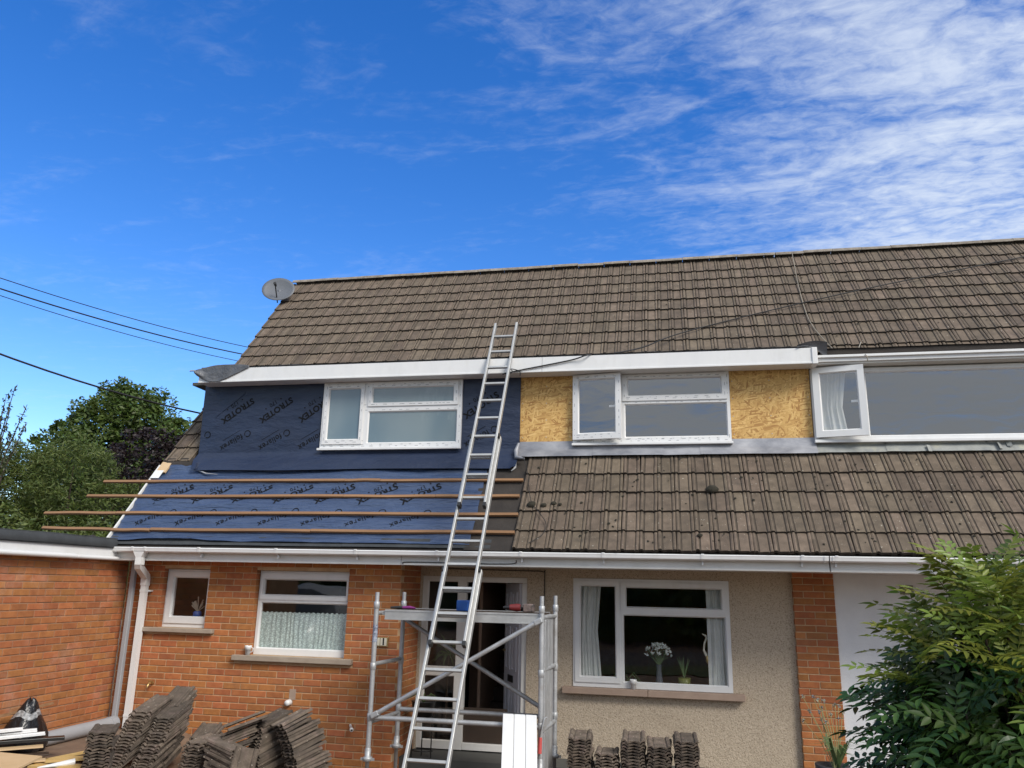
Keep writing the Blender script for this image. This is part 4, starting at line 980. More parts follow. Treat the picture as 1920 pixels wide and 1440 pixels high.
# ------------------------------------------------------------------ scaffold tower
def scaffold():
    t = thing('scaffold_tower', (-2.15, 8.4, GH), 'low aluminium scaffold tower with one platform in front of the open door', 'scaffold')
    FL, FR, RL, RR = (-3.03, 8.05), (-1.30, 8.05), (-2.975, 8.75), (-1.265, 8.75)
    r = 0.025
    for (x, y), nm in ((FL, 0), (FR, 1), (RL, 2), (RR, 3)):
        mb = MB(); mb.tube([(x, y, -0.235), (x, y, -1.62)], r, 12); mb.tube([(x, y, -0.24), (x, y, -0.092)], 0.0215, 12)
        mb.lathe((x, y, 0), [(0.0, -0.092), (0.018, -0.092)], 12)
        p = part('post', mb, M_galv, t)
        for z in (-0.22, -0.82, -1.30):
            mb = MB(); mb.lathe((x, y, z), [(0.026, -0.035), (0.031, -0.03), (0.031, 0.03), (0.026, 0.035)], 12); part('coupler', mb, M_galv, p)
        mb = MB(); mb.lathe((x, y, -1.62), [(0.02, -0.5 + 0.0), (0.02, -0.09), (0.045, -0.085), (0.048, -0.06), (0.045, -0.05), (0.03, -0.045), (0.033, 0.02), (0.026, 0.035)], 12); mb.obox((x, y, -1.69), (0.07, 0, 0), (0, 0.008, 0), (0, 0, 0.012)); part('adjustable_leg', mb, M_galv, p)
        mb = MB(); mb.lathe((x, y, GH+0.01), [(0, 0.015), (0.06, 0.012), (0.06, 0)], 14); mb.box(x-0.05, x+0.05, y-0.05, y+0.05, GH+0.0, GH+0.03); part('foot', mb, M_black, p)
    def tb(name, a, b, rr=0.021):
        mb = MB(); mb.tube([a, b], rr, 10); part(name, mb, M_galv, t)
    for A, B in ((FL, RL), (FR, RR)):
        for z in (-0.30, -0.80, -1.35): tb('end_rung', (*A, z), (*B, z))
    tb('rail', (*FL, -1.303), (*FR, -1.303), 0.024); tb('rail', (*RL, -1.315), (*RR, -1.315), 0.024)
    tb('brace', (FL[0]+0.06, FL[1]-0.03, -1.27), (FR[0]-0.03, FR[1]-0.03, -0.335), 0.023); tb('brace', (RL[0]+0.04, RL[1]-0.03, -0.385), (RR[0]-0.02, RR[1]-0.03, -1.29), 0.023)
    for c in ((FL[0]+0.06, FL[1]-0.02, -1.27), (FR[0]-0.03, FR[1]-0.02, -0.335)):
        mb = MB(); mb.obox(c, (0.04, 0, 0.02), (0, 0.035, 0), (-0.012, 0, 0.024)); bevel(part('clamp', mb, M_galv, t), 0.01)
    mb = MB(); mb.box(-2.94, -1.32, 8.09, 8.70, -0.285, -0.268); dk = part('platform', mb, M_darkwood, t)
    for y in (8.06, 8.705):
        mb = MB(); mb.box(-2.94, -1.32, y, y+0.026, -0.362, -0.262); mb.box(-2.94, -1.32, y-0.006, y, -0.362, -0.352); mb.box(-2.94, -1.32, y-0.006, y, -0.28, -0.262); part('platform_edge', mb, M_alu, dk)
    for x in (-2.96, -1.31):
        mb = MB(); mb.tube([(x, 8.08, -0.30), (x, 8.70, -0.30)], 0.02, 8); part('platform_hook', mb, M_galv, dk)
    # label on the front left post
    mb = MB(); mb.lathe((FL[0], FL[1], -0.50), [(0.0258, -0.085), (0.0258, 0.085)], 12); part('sticker', mb, pmat('dark_sticker', (0.02, 0.03, 0.07), (0.45, 0.5, 0.6), 55, 0.4), t)
    # spare deck stood upright inside the right end frame
    d = thing('spare_deck', (-1.28, 8.42, GH), 'long grey metal deck panel stood upright in the right end of the scaffold', 'scaffold deck')
    for i, (ya, yb) in enumerate(((8.14, 8.34), (8.36, 8.52), (8.54, 8.68))):
        mb = MB(); mb.box(-1.305, -1.275, ya, yb, -1.90 if i == 0 else -1.80, -0.32); bevel(part('panel', mb, M_galv, d), 0.006)
    for z in (-0.62, -1.19, -1.76):
        mb = MB(); mb.box(-1.312, -1.3054, 8.20, 8.24, z-0.02, z+0.02); part('slot', mb, M_black, d)
scaffold()
def tool_bits():
    mb = MB()
    t = thing('cordless_drill', (-1.55, 8.3, -0.262), 'red and black cordless drill lying on the scaffold platform', 'drill')
    mb.tube([(-1.67, 8.28, -0.215), (-1.60, 8.28, -0.215), (-1.56, 8.28, -0.213)], [0.030, 0.040, 0.036], 10); part('body', mb, M_red, t)
    mb = MB(); mb.tube([(-1.67, 8.28, -0.215), (-1.74, 8.28, -0.215)], [0.026, 0.012], 10); part('chuck', mb, M_black, t)
    mb = MB(); mb.tube([(-1.59, 8.28, -0.225), (-1.51, 8.33, -0.235)], [0.024, 0.02], 8); part('grip', mb, M_black, t)
    mb = MB(); mb.box(-1.53, -1.42, 8.25, 8.36, -0.258, -0.175); bevel(part('battery', mb, pmat('drill_battery', (0.02, 0.02, 0.02), (0.22, 0.16, 0.14), 22, 0.5), t), 0.012)
    mb = MB(); mb.box(-2.225, -2.10, 8.22, 8.34, -0.262, -0.155); bevel(single('blue_box', mb, M_blue, (-2.16, 8.28, -0.262), 'small blue plastic box standing on the scaffold platform', 'box'), 0.008)
    mb = MB(); mb.tube([(-2.90, 8.2, -0.248), (-2.78, 8.2, -0.245), (-2.66, 8.2, -0.25)], [0.014, 0.018, 0.008], 8)
    t = thing('hand_tool', (-2.8, 8.2, -0.262), 'slim black and purple hand tool on the left end of the platform', 'tool')
    mb = MB(); mb.tube([(-2.93, 8.2, -0.247), (-2.84, 8.2, -0.243), (-2.80, 8.2, -0.243)], [0.012, 0.017, 0.014], 8); part('blade', mb, M_black, t)
    mb = MB(); mb.tube([(-2.80, 8.2, -0.243), (-2.72, 8.2, -0.240), (-2.66, 8.2, -0.246)], [0.014, 0.016, 0.008], 8); part('grip', mb, M_purple, t)
    t = thing('hanging_brush', (-1.285, 8.0, -1.5), 'pink red handled brush hooked on the right front scaffold post', 'brush')
    mb = MB(); mb.tube([(-1.293, 8.005, -1.39), (-1.300, 8.0, -1.53)], [0.018, 0.022], 8); part('handle', mb, M_pinktool, t)
    mb = MB(); mb.tube([(-1.293, 8.005, -1.39), (-1.27, 8.01, -1.27), (-1.255, 8.02, -1.22), (-1.235, 8.03, -1.21)], 0.007, 6); part('hook', mb, M_galv, t)
tool_bits()

# white cladding panel leaning on the scaffold
def cladding():
    t = thing('cladding_panel', (-1.33, 7.1, GH), 'white plastic cladding panel with two grooves leaning on the scaffold rail', 'cladding panel')
    a = Vector((-1.66, 7.985, -1.195)); b = Vector((-1.46, 6.95, GH+0.02)); w = Vector((0.335, 0.0, 0.0)); d = (b-a); nrm = w.cross(d).normalized()
    if nrm.y > 0: nrm = -nrm
    for i in range(3):
        mb = MB(); c = a + d*0.5 + w*((i+0.5)/3); mb.obox(c, w*(1/6-0.012), d*0.5, nrm*0.008); bevel(part('board', mb, M_pvc, t), 0.004)
    mb = MB(); mb.obox(a + d*0.5 + w*0.5 - nrm*0.006, w*0.49, d*0.499, nrm*0.003); part('backing', mb, M_pvc2, t)
cladding()

# ------------------------------------------------------------------ stacks of old tiles
OM = [tile_mesh('stacked_tile', M_oldtile, 20+i, w=0.228, butt=0.013) for i in range(4)]
def stack(x, y, z0, n, yaw, tilt, label, group, pitch=0.027, shift=(0, 0), dtilt=0.0, roll=0.0, droll=0.0, seed=1, jit=0.011, curve=0.0):
    r = random.Random(seed)
    for k in range(n):
        a = rad(yaw) + r.gauss(0, 0.035); q = k/max(1, n-1)
        loc = Vector((x + shift[0]*k + curve*q*q + r.uniform(-jit, jit), y + shift[1]*k + r.uniform(-jit, jit), z0 + pitch*k))
        o = link('stacked_tile', OM[r.randrange(4)], None, loc); tag(o, label, 'roof tile', group)
        o.rotation_euler = (rad(tilt + dtilt*q) + r.uniform(-0.02, 0.02), rad(roll + droll*q), a)
        o.rotation_mode = 'XYZ'; o.scale = (r.uniform(0.97, 1.0), r.choice((1, 1, 1, 0.97, 0.9, 0.8)) if k < n-1 else 1, r.uniform(0.85, 1.15))
        if k == n-1: o['label'] = label.replace('old roof tile in', 'topmost old tile of').replace('old roof tile tipped', 'topmost old tile tipped')
def stacks():
    # left yard
    stack(-5.28, 6.98, gz(-5.28, 7)+0.02, 22, 31, 3, 'old roof tile in the small low stack nearest the grey drain pipe', 'tiles in the small low stack', seed=2, shift=(0, 0.003))
    stack(-5.52, 7.54, gz(-5.5, 7.4)+0.02, 19, 0, 18, 'old roof tile in the tall front stack leaning back beside the downpipe', 'tiles in the tall front stack', seed=3, shift=(0.006, 0.013))
    stack(-5.285, 7.60, gz(-5.3, 7.4)+0.02, 22, 1, 18, 'old roof tile in the second front stack, just right of the leaning one', 'tiles in the second front stack', seed=23, shift=(0.005, 0.012))
    stack(-5.34, 7.97, gz(-5.34, 7.8)+0.02, 24, 2, 24, 'old roof tile in the tallest stack, behind the front stack by the wall', 'tiles in the tallest stack', seed=4, shift=(0.002, 0.004))
    stack(-4.82, 7.70, gz(-4.8, 7.6)+0.02, 19, 0, 4, 'old roof tile in the narrow stack between the two big heaps', 'tiles in the narrow stack', seed=5, shift=(0.002, 0.006))
    stack(-4.14, 7.62, gz(-4.2, 7.5)+0.02, 19, 76, 13, 'old roof tile in the sideways stack in the middle heap', 'tiles in the sideways stack', seed=6, shift=(-0.003, 0.002), roll=4)
    stack(-4.62, 7.86, -1.86, 15, -68, 20, 'old roof tile tipped on top of the middle heap', 'tiles tipped on the middle heap', seed=7, shift=(0.012, 0.0), roll=-8, jit=0.035, pitch=0.030)
    stack(-4.98, 8.10, gz(-4.9, 7.8)+0.02, 18, 12, 14, 'old roof tile in the low stack between the tallest stack and the middle heap', 'tiles in the low back stack', seed=17, shift=(0.002, 0.004))
    stack(-4.20, 7.92, gz(-4.2, 7.8)+0.02, 25, -28, 18, 'old roof tile in the stack between the sideways stack and the fanned stack', 'tiles in the stack behind the sideways stack', seed=8, shift=(-0.002, 0.004), jit=0.015)
    stack(-3.70, 7.86, gz(-3.7, 7.8)+0.02, 26, -33, 12, 'old roof tile in the fanned stack leaning left under the net curtain window', 'tiles in the fanned stack', seed=9, shift=(0.0, 0.003), dtilt=7, roll=0, droll=-9, curve=-0.27)
    # along the pebbledash wall
    for i, (x, n, top, sd) in enumerate(((-0.955, 26, -1.42, 31), (-0.695, 21, -1.54, 32), (-0.435, 26, -1.41, 33), (-0.19, 25, -1.445, 34), (0.068, 26, -1.39, 35))):
        nm = ('beside the scaffold', 'second from the scaffold, the lowest', 'third from the scaffold', 'fourth from the scaffold', 'farthest from the scaffold')[i]
        stack(x, 8.18, top - 0.027*(n-1) - 0.02, n, 1.5, 4 if i != 1 else -1, 'old roof tile in the stack by the pebbledash wall, ' + nm, 'tiles in the row of five stacks, stack ' + ('one', 'two', 'three', 'four', 'five')[i], seed=sd, shift=(0, 0.003))
    # loose tiles
    def one(loc, rot, label, seed):
        o = link('loose_tile', tile_mesh('loose_tile', M_oldtile, seed, w=0.228, butt=0.02), None, loc); o.rotation_euler = tuple(map(rad, rot)); tag(o, label, 'roof tile')
    one((-3.97, 7.26, -1.89), (76, 4, 6), 'single pinkish tile stood upright against the middle heap', 41)
    one((-3.78, 7.50, -1.80), (6, 0, -78), 'single tile lying flat in front of the fanned stack', 42)
stacks()

# ------------------------------------------------------------------ yard clutter on the left
def yard():
    g0 = -1.76
    mb = MB(); mb.tube([(-6.62, 7.70, g0+0.075), (-6.62, 9.02, g0+0.075)], 0.075, 18); mb.tube([(-6.62, 8.92, g0+0.075), (-6.62, 9.03, g0+0.075)], 0.080, 18)
    single('drain_pipe', mb, M_greypvc, (-6.62, 8.4, g0), 'fat grey drain pipe lying along the foot of the garage wall', 'pipe')
    t = thing('rubbish_bag', (-6.62, 7.62, g0), 'tied black rubbish bag slumped against the garage wall', 'rubbish bag')
    pr = [(0.20, 0), (0.215, 0.06), (0.20, 0.16), (0.165, 0.26), (0.125, 0.34), (0.10, 0.40), (0.075, 0.46), (0.045, 0.50), (0.012, 0.515)]
    def bag(lo, hi, sc=1.0):
        mb = MB(); n = 28; q = [p for p in pr if lo <= p[1] <= hi]; vs = []
        for R_, z in q:
            for k in range(n):
                a = 2*math.pi*k/n; f = 1 + 0.28*ns(math.cos(a)*1.3, math.sin(a)*1.3, z*2.0) + 0.16*ns(math.cos(a)*4, math.sin(a)*4, z*5.0) + 0.05*math.sin(a*11 + 6*z)*(0.4+z)
                vs.append((-6.62 + R_*f*sc*math.cos(a) + 0.10*z*z, 7.62 + R_*f*sc*math.sin(a), g0 + z + 0.02*math.sin(a*3)))
        mb.add(vs, [(i*n+k, i*n+(k+1) % n, (i+1)*n+(k+1) % n, (i+1)*n+k) for i in range(len(q)-1) for k in range(n)], 0, True); return mb
    part('sack', bag(0, 1), M_bag, t); part('wrap', bag(0.33, 0.41, 1.03), M_tape, t)
    mb = MB(); mb.beam((-7.05+0.25, 7.0, -1.42), (-6.60, 7.95, -1.325), 0.022, 0.022); single('thin_lath', mb, M_batten, (-6.7, 7.5, -1.5), 'thin brown lath leaning across the black rubbish bag', 'lath')
    # pile of white trims and boards
    for i, (a, b, w) in enumerate((((-6.95, 6.70, -1.52), (-6.30, 7.42, -1.50), 0.10), ((-6.88, 6.62, -1.49), (-6.36, 7.30, -1.475), 0.07), ((-6.80, 6.70, -1.545), (-6.22, 7.44, -1.53), 0.08))):
        t = thing('white_trim', ((a[0]+b[0])/2, (a[1]+b[1])/2, -1.56), ('widest white plastic trim length on the rubbish pile', 'topmost narrow white plastic trim on the rubbish pile', 'undermost white plastic trim on the rubbish pile')[i], 'plastic trim', 'white trims on the rubbish pile')
        mb = MB(); mb.beam(a, b, w, 0.014); part('face', mb, M_pvc, t)
        mb = MB(); mb.beam(Vector(a)+Vector((0, 0, 0.014)), Vector(b)+Vector((0, 0, 0.014)), w*0.35, 0.012); part('rib', mb, M_pvc, t)
    for i, (a, b, w, h, mt, lb) in enumerate((((-6.90, 6.75, -1.575), (-6.05, 7.52, -1.57), 0.11, 0.03, M_black, 'black board end sticking out under the white trims'),
                               ((-6.9, 6.65, -1.63), (-6.13, 7.34, -1.62), 0.14, 0.012, M_ply, 'upper brown board under the white trims'),
                               ((-6.8, 6.60, -1.68), (-6.02, 7.30, -1.675), 0.14, 0.014, M_darkwood, 'dark stained board in the middle of the rubbish pile'),
                               ((-6.8, 6.5, -1.715), (-5.98, 7.22, -1.71), 0.16, 0.014, M_ply, 'lowest brown board of the rubbish pile'))):
        mb = MB(); mb.beam(a, b, w, h); bevel(single('waste_board', mb, mt, ((a[0]+b[0])/2, (a[1]+b[1])/2, -1.7), lb, 'board'), 0.003)
    mb = MB(); mb.obox((-6.02, 6.55, -1.64), (0.35, -0.02, 0.0), (-0.06, 0.34, 0.03), (0, -0.001, 0.009)); single('plywood_sheet', mb, M_ply, (-6.1, 6.5, -1.7), 'pale brown sheet lying in the bottom left corner', 'sheet')
    for i, (a, b, w, h, lb) in enumerate((((-6.05, 7.24, -1.735), (-5.93, 7.72, -1.73), 0.045, 0.02, 'short pale timber offcut pointing at the drain pipe'),
                               ((-6.06, 7.22, -1.73), (-5.60, 7.55, -1.725), 0.13, 0.022, 'wide pale timber board lying on the paving'),
                               ((-6.02, 7.08, -1.745), (-5.55, 7.20, -1.742), 0.10, 0.02, 'greenish timber board nearest the bottom edge'),
                               ((-6.10, 7.15, -1.74), (-5.80, 7.10, -1.735), 0.03, 0.02, 'thin timber stick beside the brown sheet'))):
        mb = MB(); mb.beam(a, b, w, h); single('timber_offcut', mb, M_pine, ((a[0]+b[0])/2, (a[1]+b[1])/2, -1.75), lb, 'offcut', 'timber offcuts on the paving')
    mb = MB(); mb.tube([(-5.86, 6.98, -1.73), (-5.66, 7.22, -1.715)], [0.006, 0.035], 8); single('plastic_offcut', mb, M_pvc, (-5.75, 7.1, -1.75), 'pointed white plastic offcut in front of the small tile stack', 'offcut')
    mb = MB(); mb.obox((-4.86, 7.2, -1.86), (0.03, 0, 0.01), (0, 0.012, 0), (-0.005, 0, 0.06)); bevel(single('stone_chip', mb, M_pvc2, (-4.86, 7.2, -1.95), 'pale broken chip leaning at the foot of the narrow stack', 'chip'), 0.012)
yard()

# ------------------------------------------------------------------ small fittings
def fittings():
    t = thing('garden_tap', (-6.25, 9.12, -1.235), 'brass garden tap on the brick wall', 'tap')
    mb = MB(); mb.tube([(-6.25, 9.148, -1.232), (-6.25, 9.07, -1.232), (-6.25, 9.05, -1.25), (-6.25, 9.045, -1.275)], [0.014, 0.014, 0.012, 0.010], 8); part('spout', mb, M_gold, t)
    mb = MB(); mb.box(-6.285, -6.215, 9.085, 9.10, -1.212, -1.202); mb.tube([(-6.25, 9.09, -1.232), (-6.25, 9.09, -1.207)], 0.007, 6); part('handle', mb, M_gold, t)
    t = thing('wall_outlet', (-4.43, 9.11, -1.36), 'white round pipe end in a mortar patch on the brick wall', 'pipe outlet')
    mb = MB(); mb.lathe((-4.445, 9.12, -1.37), [(0.0, -0.05), (0.028, -0.048), (0.034, -0.02), (0.034, 0.03)], 14, axis=(0, 1, 0)); part('pipe_end', mb, M_pvc, t)
    mb = MB(); mb.box(-4.455, -4.375, 9.1465, 9.16, -1.34, -1.225); part('mortar_patch', mb, M_stone2, t)
    t = thing('overflow_pipe', (-3.645, 9.1, -1.595), 'small white overflow pipe poking from the brick wall near the scaffold', 'pipe')
    mb = MB(); mb.lathe((-3.645, 9.10, -1.593), [(0.014, 0.05), (0.016, -0.03), (0.022, -0.03), (0.022, -0.06), (0.012, -0.06)], 12, axis=(-0.5, 0.8, 0.35)); part('tube', mb, M_pvc, t)
    mb = MB(); mb.lathe((-3.645, 9.10, -1.593), [(0.0, -0.055), (0.013, -0.055)], 12, axis=(-0.5, 0.8, 0.35)); part('bore', mb, M_black, t)
    # number plaque
    t = thing('house_number', (-3.385, 9.14, -0.66), 'cream number plaque reading 11 on the brick wall behind the scaffold post', 'number plaque')
    mb = MB(); mb.box(-3.465, -3.275, 9.132, 9.148, -0.712, -0.608); bevel(part('backing', mb, M_gold, t), 0.003)
    one = text_mesh('1', 0.105, 0.004)
    for x in (-3.412, -3.328):
        mb = MB(); mb.box(x-0.038, x+0.038, 9.126, 9.1315, -0.702, -0.618); p = bevel(part('tile', mb, M_cream, t), 0.003)
        mb = MB(); mb.add([(x + a, 9.1252, -0.66 + b) for a, b in one[0]], one[1]); part('digit', mb, M_black, p)
    mb = MB(); mb.box(2.48, 2.62, 9.835, 9.851, 0.0, 0.10); 
    for k in range(5): mb.box(2.49, 2.61, 9.828, 9.836, 0.012+k*0.018, 0.020+k*0.018)
    part('air_vent', mb, M_step, nbr)
    for (x, y, z), lb in (((-5.02, 9.12, -0.866), 'white plastic cup on the stone sill under the net curtain window'), ((-0.505, 9.845, -1.134), 'white cup standing on the stone sill below the flower window')):
        t = thing('cup', (x, y, z), lb, 'cup', 'white cups on the sills')
        mb = MB(); mb.lathe((x, y, z), [(0.0, 0.002), (0.026, 0.0), (0.034, 0.075), (0.041, 0.085), (0.041, 0.11), (0.036, 0.11), (0.030, 0.02), (0.0, 0.012)], 16); part('body', mb, M_pvc, t)
        mb = MB(); mb.tube([(x+0.03, y, z+0.09), (x+0.065, y, z+0.08), (x+0.06, y, z+0.045), (x+0.028, y, z+0.03)], 0.005, 6); part('handle', mb, M_pvc, t)
    # black wires
    def wire(name, pts, r, lb, cat='cable', mt=None, grp=None):
        mb = MB(); P_ = [Vector(p) for p in pts]
        out = []
        for i in range(len(P_)-1):
            p0, p1, p2, p3 = P_[max(i-1, 0)], P_[i], P_[i+1], P_[min(i+2, len(P_)-1)]
            for k in range(6):
                u = k/6; out.append(0.5*((2*p1) + (p2-p0)*u + (2*p0-5*p1+4*p2-p3)*u*u + (3*p1-p0-3*p2+p3)*u**3))
        out.append(P_[-1]); mb.tube(out, r, 5); return single(name, mb, mt or M_cable, P_[0], lb, cat, grp)
    wire('fascia_cable', [(-3.02, 8.785, 0.215), (-2.98, 8.785, 0.238), (-2.5, 8.785, 0.236), (-2.0, 8.785, 0.232), (-1.74, 8.785, 0.24), (-1.71, 8.77, 0.275)], 0.005, 'thin black cable pinned along the lower fascia behind the ladder')
    wire('wall_cable', [(-2.9, 9.885, 0.195), (-1.8, 9.885, 0.185), (-1.585, 9.885, 0.175), (-1.565, 9.885, 0.10), (-1.575, 9.885, -0.9), (-1.56, 9.885, -1.95)], 0.006, 'black cable running down the pebbledash wall beside the door frame')
    wire('phone_cable', [(-2.05, 9.38, 2.58), (-1.85, 9.41, 2.63), (-1.2, 9.41, 2.74), (-0.97, 9.40, 2.80), (-0.80, 9.75, 2.90), (-0.35, 10.55, 3.22), (0.37, 11.32, 3.70), (2.7, 11.84, 4.36), (5.6, 12.45, 5.06)], 0.009, 'thin black cable looping from the fascia up across the tiled roof')
    wire('cable_coil', [(-2.02, 9.40, 2.60), (-1.98, 9.37, 2.57), (-1.92, 9.38, 2.61), (-1.96, 9.39, 2.65), (-1.84, 9.40, 2.62), (-1.83, 9.41, 2.56)], 0.006, 'small loose loop of black cable hanging under the fascia')
    wire('loose_rope', [RP(2.05, 6.42, 0.07), RP(2.0, 5.2, 0.05), RP(2.02, 4.3, 0.05), RP(2.2, 3.62, 0.05)], 0.005, 'long pale cord hanging down the tiles from the ridge', 'cord', M_string)
    wire('loose_rope', [RP(2.59, 3.75, 0.05), (2.28, 9.9, 2.86), (2.26, 9.46, 2.70), (2.275, 9.455, 2.62)], 0.006, 'short pale cord hanging over the neighbouring dormer fascia', 'cord', M_string)
    wire('felt_wire', [(-1.80, 9.53, 1.56), RP(-1.72, 1.2, 0.05), RP(-1.62, 0.72, 0.05), RP(-1.52, 0.55, 0.05), RP(-1.40, 0.35, 0.05), RP(-1.42, 0.18, 0.05), RP(-1.56, 0.05, 0.05)], 0.004, 'fine dark wire trailing down the lower tiles from the lead flashing')
    def line(a, b, r, sag, lb):
        pts = []
        for i in range(13):
            u = i/12; p = Vector(a).lerp(Vector(b), u); p.z -= sag*4*u*(1-u); pts.append(p)
        mb = MB(); mb.tube(pts, r, 5); single('overhead_wire', mb, M_cable, pts[0], lb, 'wire', 'overhead wires left of the roof')
    s = 26/14
    line(Vector((-11.576, 11.044, 5.10))*s, Vector((-7.253, 12.22, 3.994))*(s*1.35), 0.016, 0.15, 'topmost thin overhead wire left of the roof')
    line(Vector((-11.581, 11.091, 4.917))*s, Vector((-7.349, 12.232, 3.873))*(s*1.35), 0.026, 0.15, 'darker middle overhead wire left of the roof')
    line(Vector((-11.585, 11.121, 4.798))*s, Vector((-7.464, 12.238, 3.76))*(s*1.35), 0.014, 0.15, 'lowest of the three thin overhead wires left of the roof')
    a = Vector((-4.975, 4.855, 1.707))*1.6; b = Vector((-6.83, 10.38, 2.39)); d = a-b
    line(a + d*0.6, b, 0.013, 0.14, 'thick black service cable sloping down to the dormer past the trees')
    # satellite dish
    t = thing('satellite_dish', (-6.84, 12.35, 5.0), 'grey satellite dish on the gable end beside the ridge', 'satellite dish')
    ax = Vector((0.18, -0.93, 0.32)).normalized(); c = Vector((-6.86, 12.30, 5.075)); mb = MB()
    q = Vector((0, 0, 1)).rotation_difference(ax); n = 28; vs = []
    for i in range(7):
        rr = 0.30*i/6
        for k in range(n):
            an = 2*math.pi*k/n; vs.append(c + q @ Vector((rr*math.cos(an)*1.0, rr*math.sin(an)*0.86, rr*rr*0.55)))
    mb.add(vs, [(i*n+k, i*n+(k+1) % n, (i+1)*n+(k+1) % n, (i+1)*n+k) for i in range(6) for k in range(n)], 0, True)
    dsh = part('reflector', mb, M_dish, t); sm = dsh.modifiers.new('solid', 'SOLIDIFY'); sm.thickness = 0.008
    mb = MB(); e = c + ax*0.26 + Vector((0, 0, -0.05)); mb.tube([c + Vector((0, 0, -0.24)) + ax*0.02, e], 0.011, 6); part('arm', mb, M_black, t)
    mb = MB(); mb.tube([e - ax*0.05, e + ax*0.03], [0.02, 0.028], 8); part('receiver', mb, M_black, t)
    mb = MB(); mb.tube([c, c - ax*0.10, (-6.79, 12.42, 5.0)], 0.016, 8); part('mount', mb, M_galv, t)
    # moss on the tiles
    r = random.Random(8)
    for i, (x, s_, R_, lb) in enumerate(((-1.60, 0.655, 0.055, 'large dark moss clump left of three smaller ones on the lower tiles'), (-1.46, 0.645, 0.035, 'second dark moss clump on the lower tiles'), (-1.345, 0.675, 0.034, 'third dark moss clump on the lower tiles'), (-1.27, 0.66, 0.026, 'smallest dark moss clump in the row on the lower tiles'), (0.447, 0.90, 0.07, 'biggest moss lump alone in the middle of the lower tiles'), (0.28, 0.20, 0.03, 'moss lump low down near the gutter'))):
        mb = MB(); c = Vector(RP(x, s_, 0.035)); n = 12
        vs = []
        for j in range(5):
            ph = j/4*math.pi*0.5
            for k in range(n):
                an = 2*math.pi*k/n; f = R_*(1 + 0.35*ns(math.cos(an)*1.6+i, math.sin(an)*1.6, j*0.7))
                v = Vector((f*math.cos(an)*math.cos(ph), f*math.sin(an)*math.cos(ph)*0.8, R_*0.55*math.sin(ph)))
                vs.append(c + Matrix.Rotation(TA, 3, 'X') @ v)
        mb.add(vs, [(j*n+k, j*n+(k+1) % n, (j+1)*n+(k+1) % n, (j+1)*n+k) for j in range(4) for k in range(n)], 0, True)
        single('moss_clump', mb, M_moss, c, lb, 'moss', 'moss clumps on the lower tiles')
    mb = MB()
    for k in range(420):
        hi = r.random() < 0.6
        x = r.uniform(-6.6, 6.0) if hi else r.uniform(-1.6, 5.0); s_ = r.uniform(3.9, 6.4) if hi else r.uniform(0.05, 1.45)
        R_ = r.uniform(0.006, 0.020)*(0.8 if hi else 1); c = Vector(RP(x, s_, 0.028))
        rot = Matrix.Rotation(TA, 3, 'X'); vs = [c + rot @ Vector((R_*math.cos(a)*r.uniform(0.6, 1.3), R_*math.sin(a)*r.uniform(0.6, 1.3), 0)) for a in [i*math.pi/3 for i in range(6)]] + [c + rot @ Vector((0, 0, R_*0.6))]
        mb.add(vs, [(i, (i+1) % 6, 6) for i in range(6)])
    single('moss_specks', mb, M_moss, RP(0, 1), None, None, kind='stuff')
    # wrought iron plant stand on the step
    t = thing('plant_stand', (-2.95, 9.5, -2.06), 'black wrought iron plant stand on the door step', 'plant stand')
    mb = MB()
    for x, y in ((-3.03, 9.45), (-2.94, 9.55), (-2.80, 9.46)): mb.tube([(x, y, -2.06), (x, y, -1.50)], 0.008, 6)
    part('leg', mb, M_black, t)
    mb = MB()
    for z in (-1.86, -1.50): mb.tube([(-2.92 + 0.13*math.cos(k*0.5236), 9.49 + 0.07*math.sin(k*0.5236), z) for k in range(13)], 0.007, 6)
    mb.tube([(-3.0 + 0.04*math.cos(k*0.7)*(1-k*0.06), 9.43, -2.02 + 0.04*math.sin(k*0.7)*(1-k*0.06)) for k in range(12)], 0.007, 6)
    part('hoop', mb, M_black, t)
    t = thing('potted_plant', (-2.92, 9.49, -1.50), 'dark pot with trailing stems on the iron plant stand', 'potted plant')
    mb = MB(); mb.lathe((-2.92, 9.49, -1.495), [(0, 0), (0.11, 0), (0.14, 0.16), (0.15, 0.17), (0.13, 0.17), (0, 0.15)], 16); part('pot', mb, M_black, t)
    mb = MB()
    for k in range(14): 
        a = k*0.9; mb.tube([(-2.92, 9.49, -1.34), (-2.92 + 0.1*math.cos(a), 9.49+0.1*math.sin(a), -1.25), (-2.92 + 0.2*math.cos(a), 9.49 + 0.14*math.sin(a), -1.30)], [0.006, 0.005, 0.002], 4)
    part('stem', mb, M_green, t)
fittings()

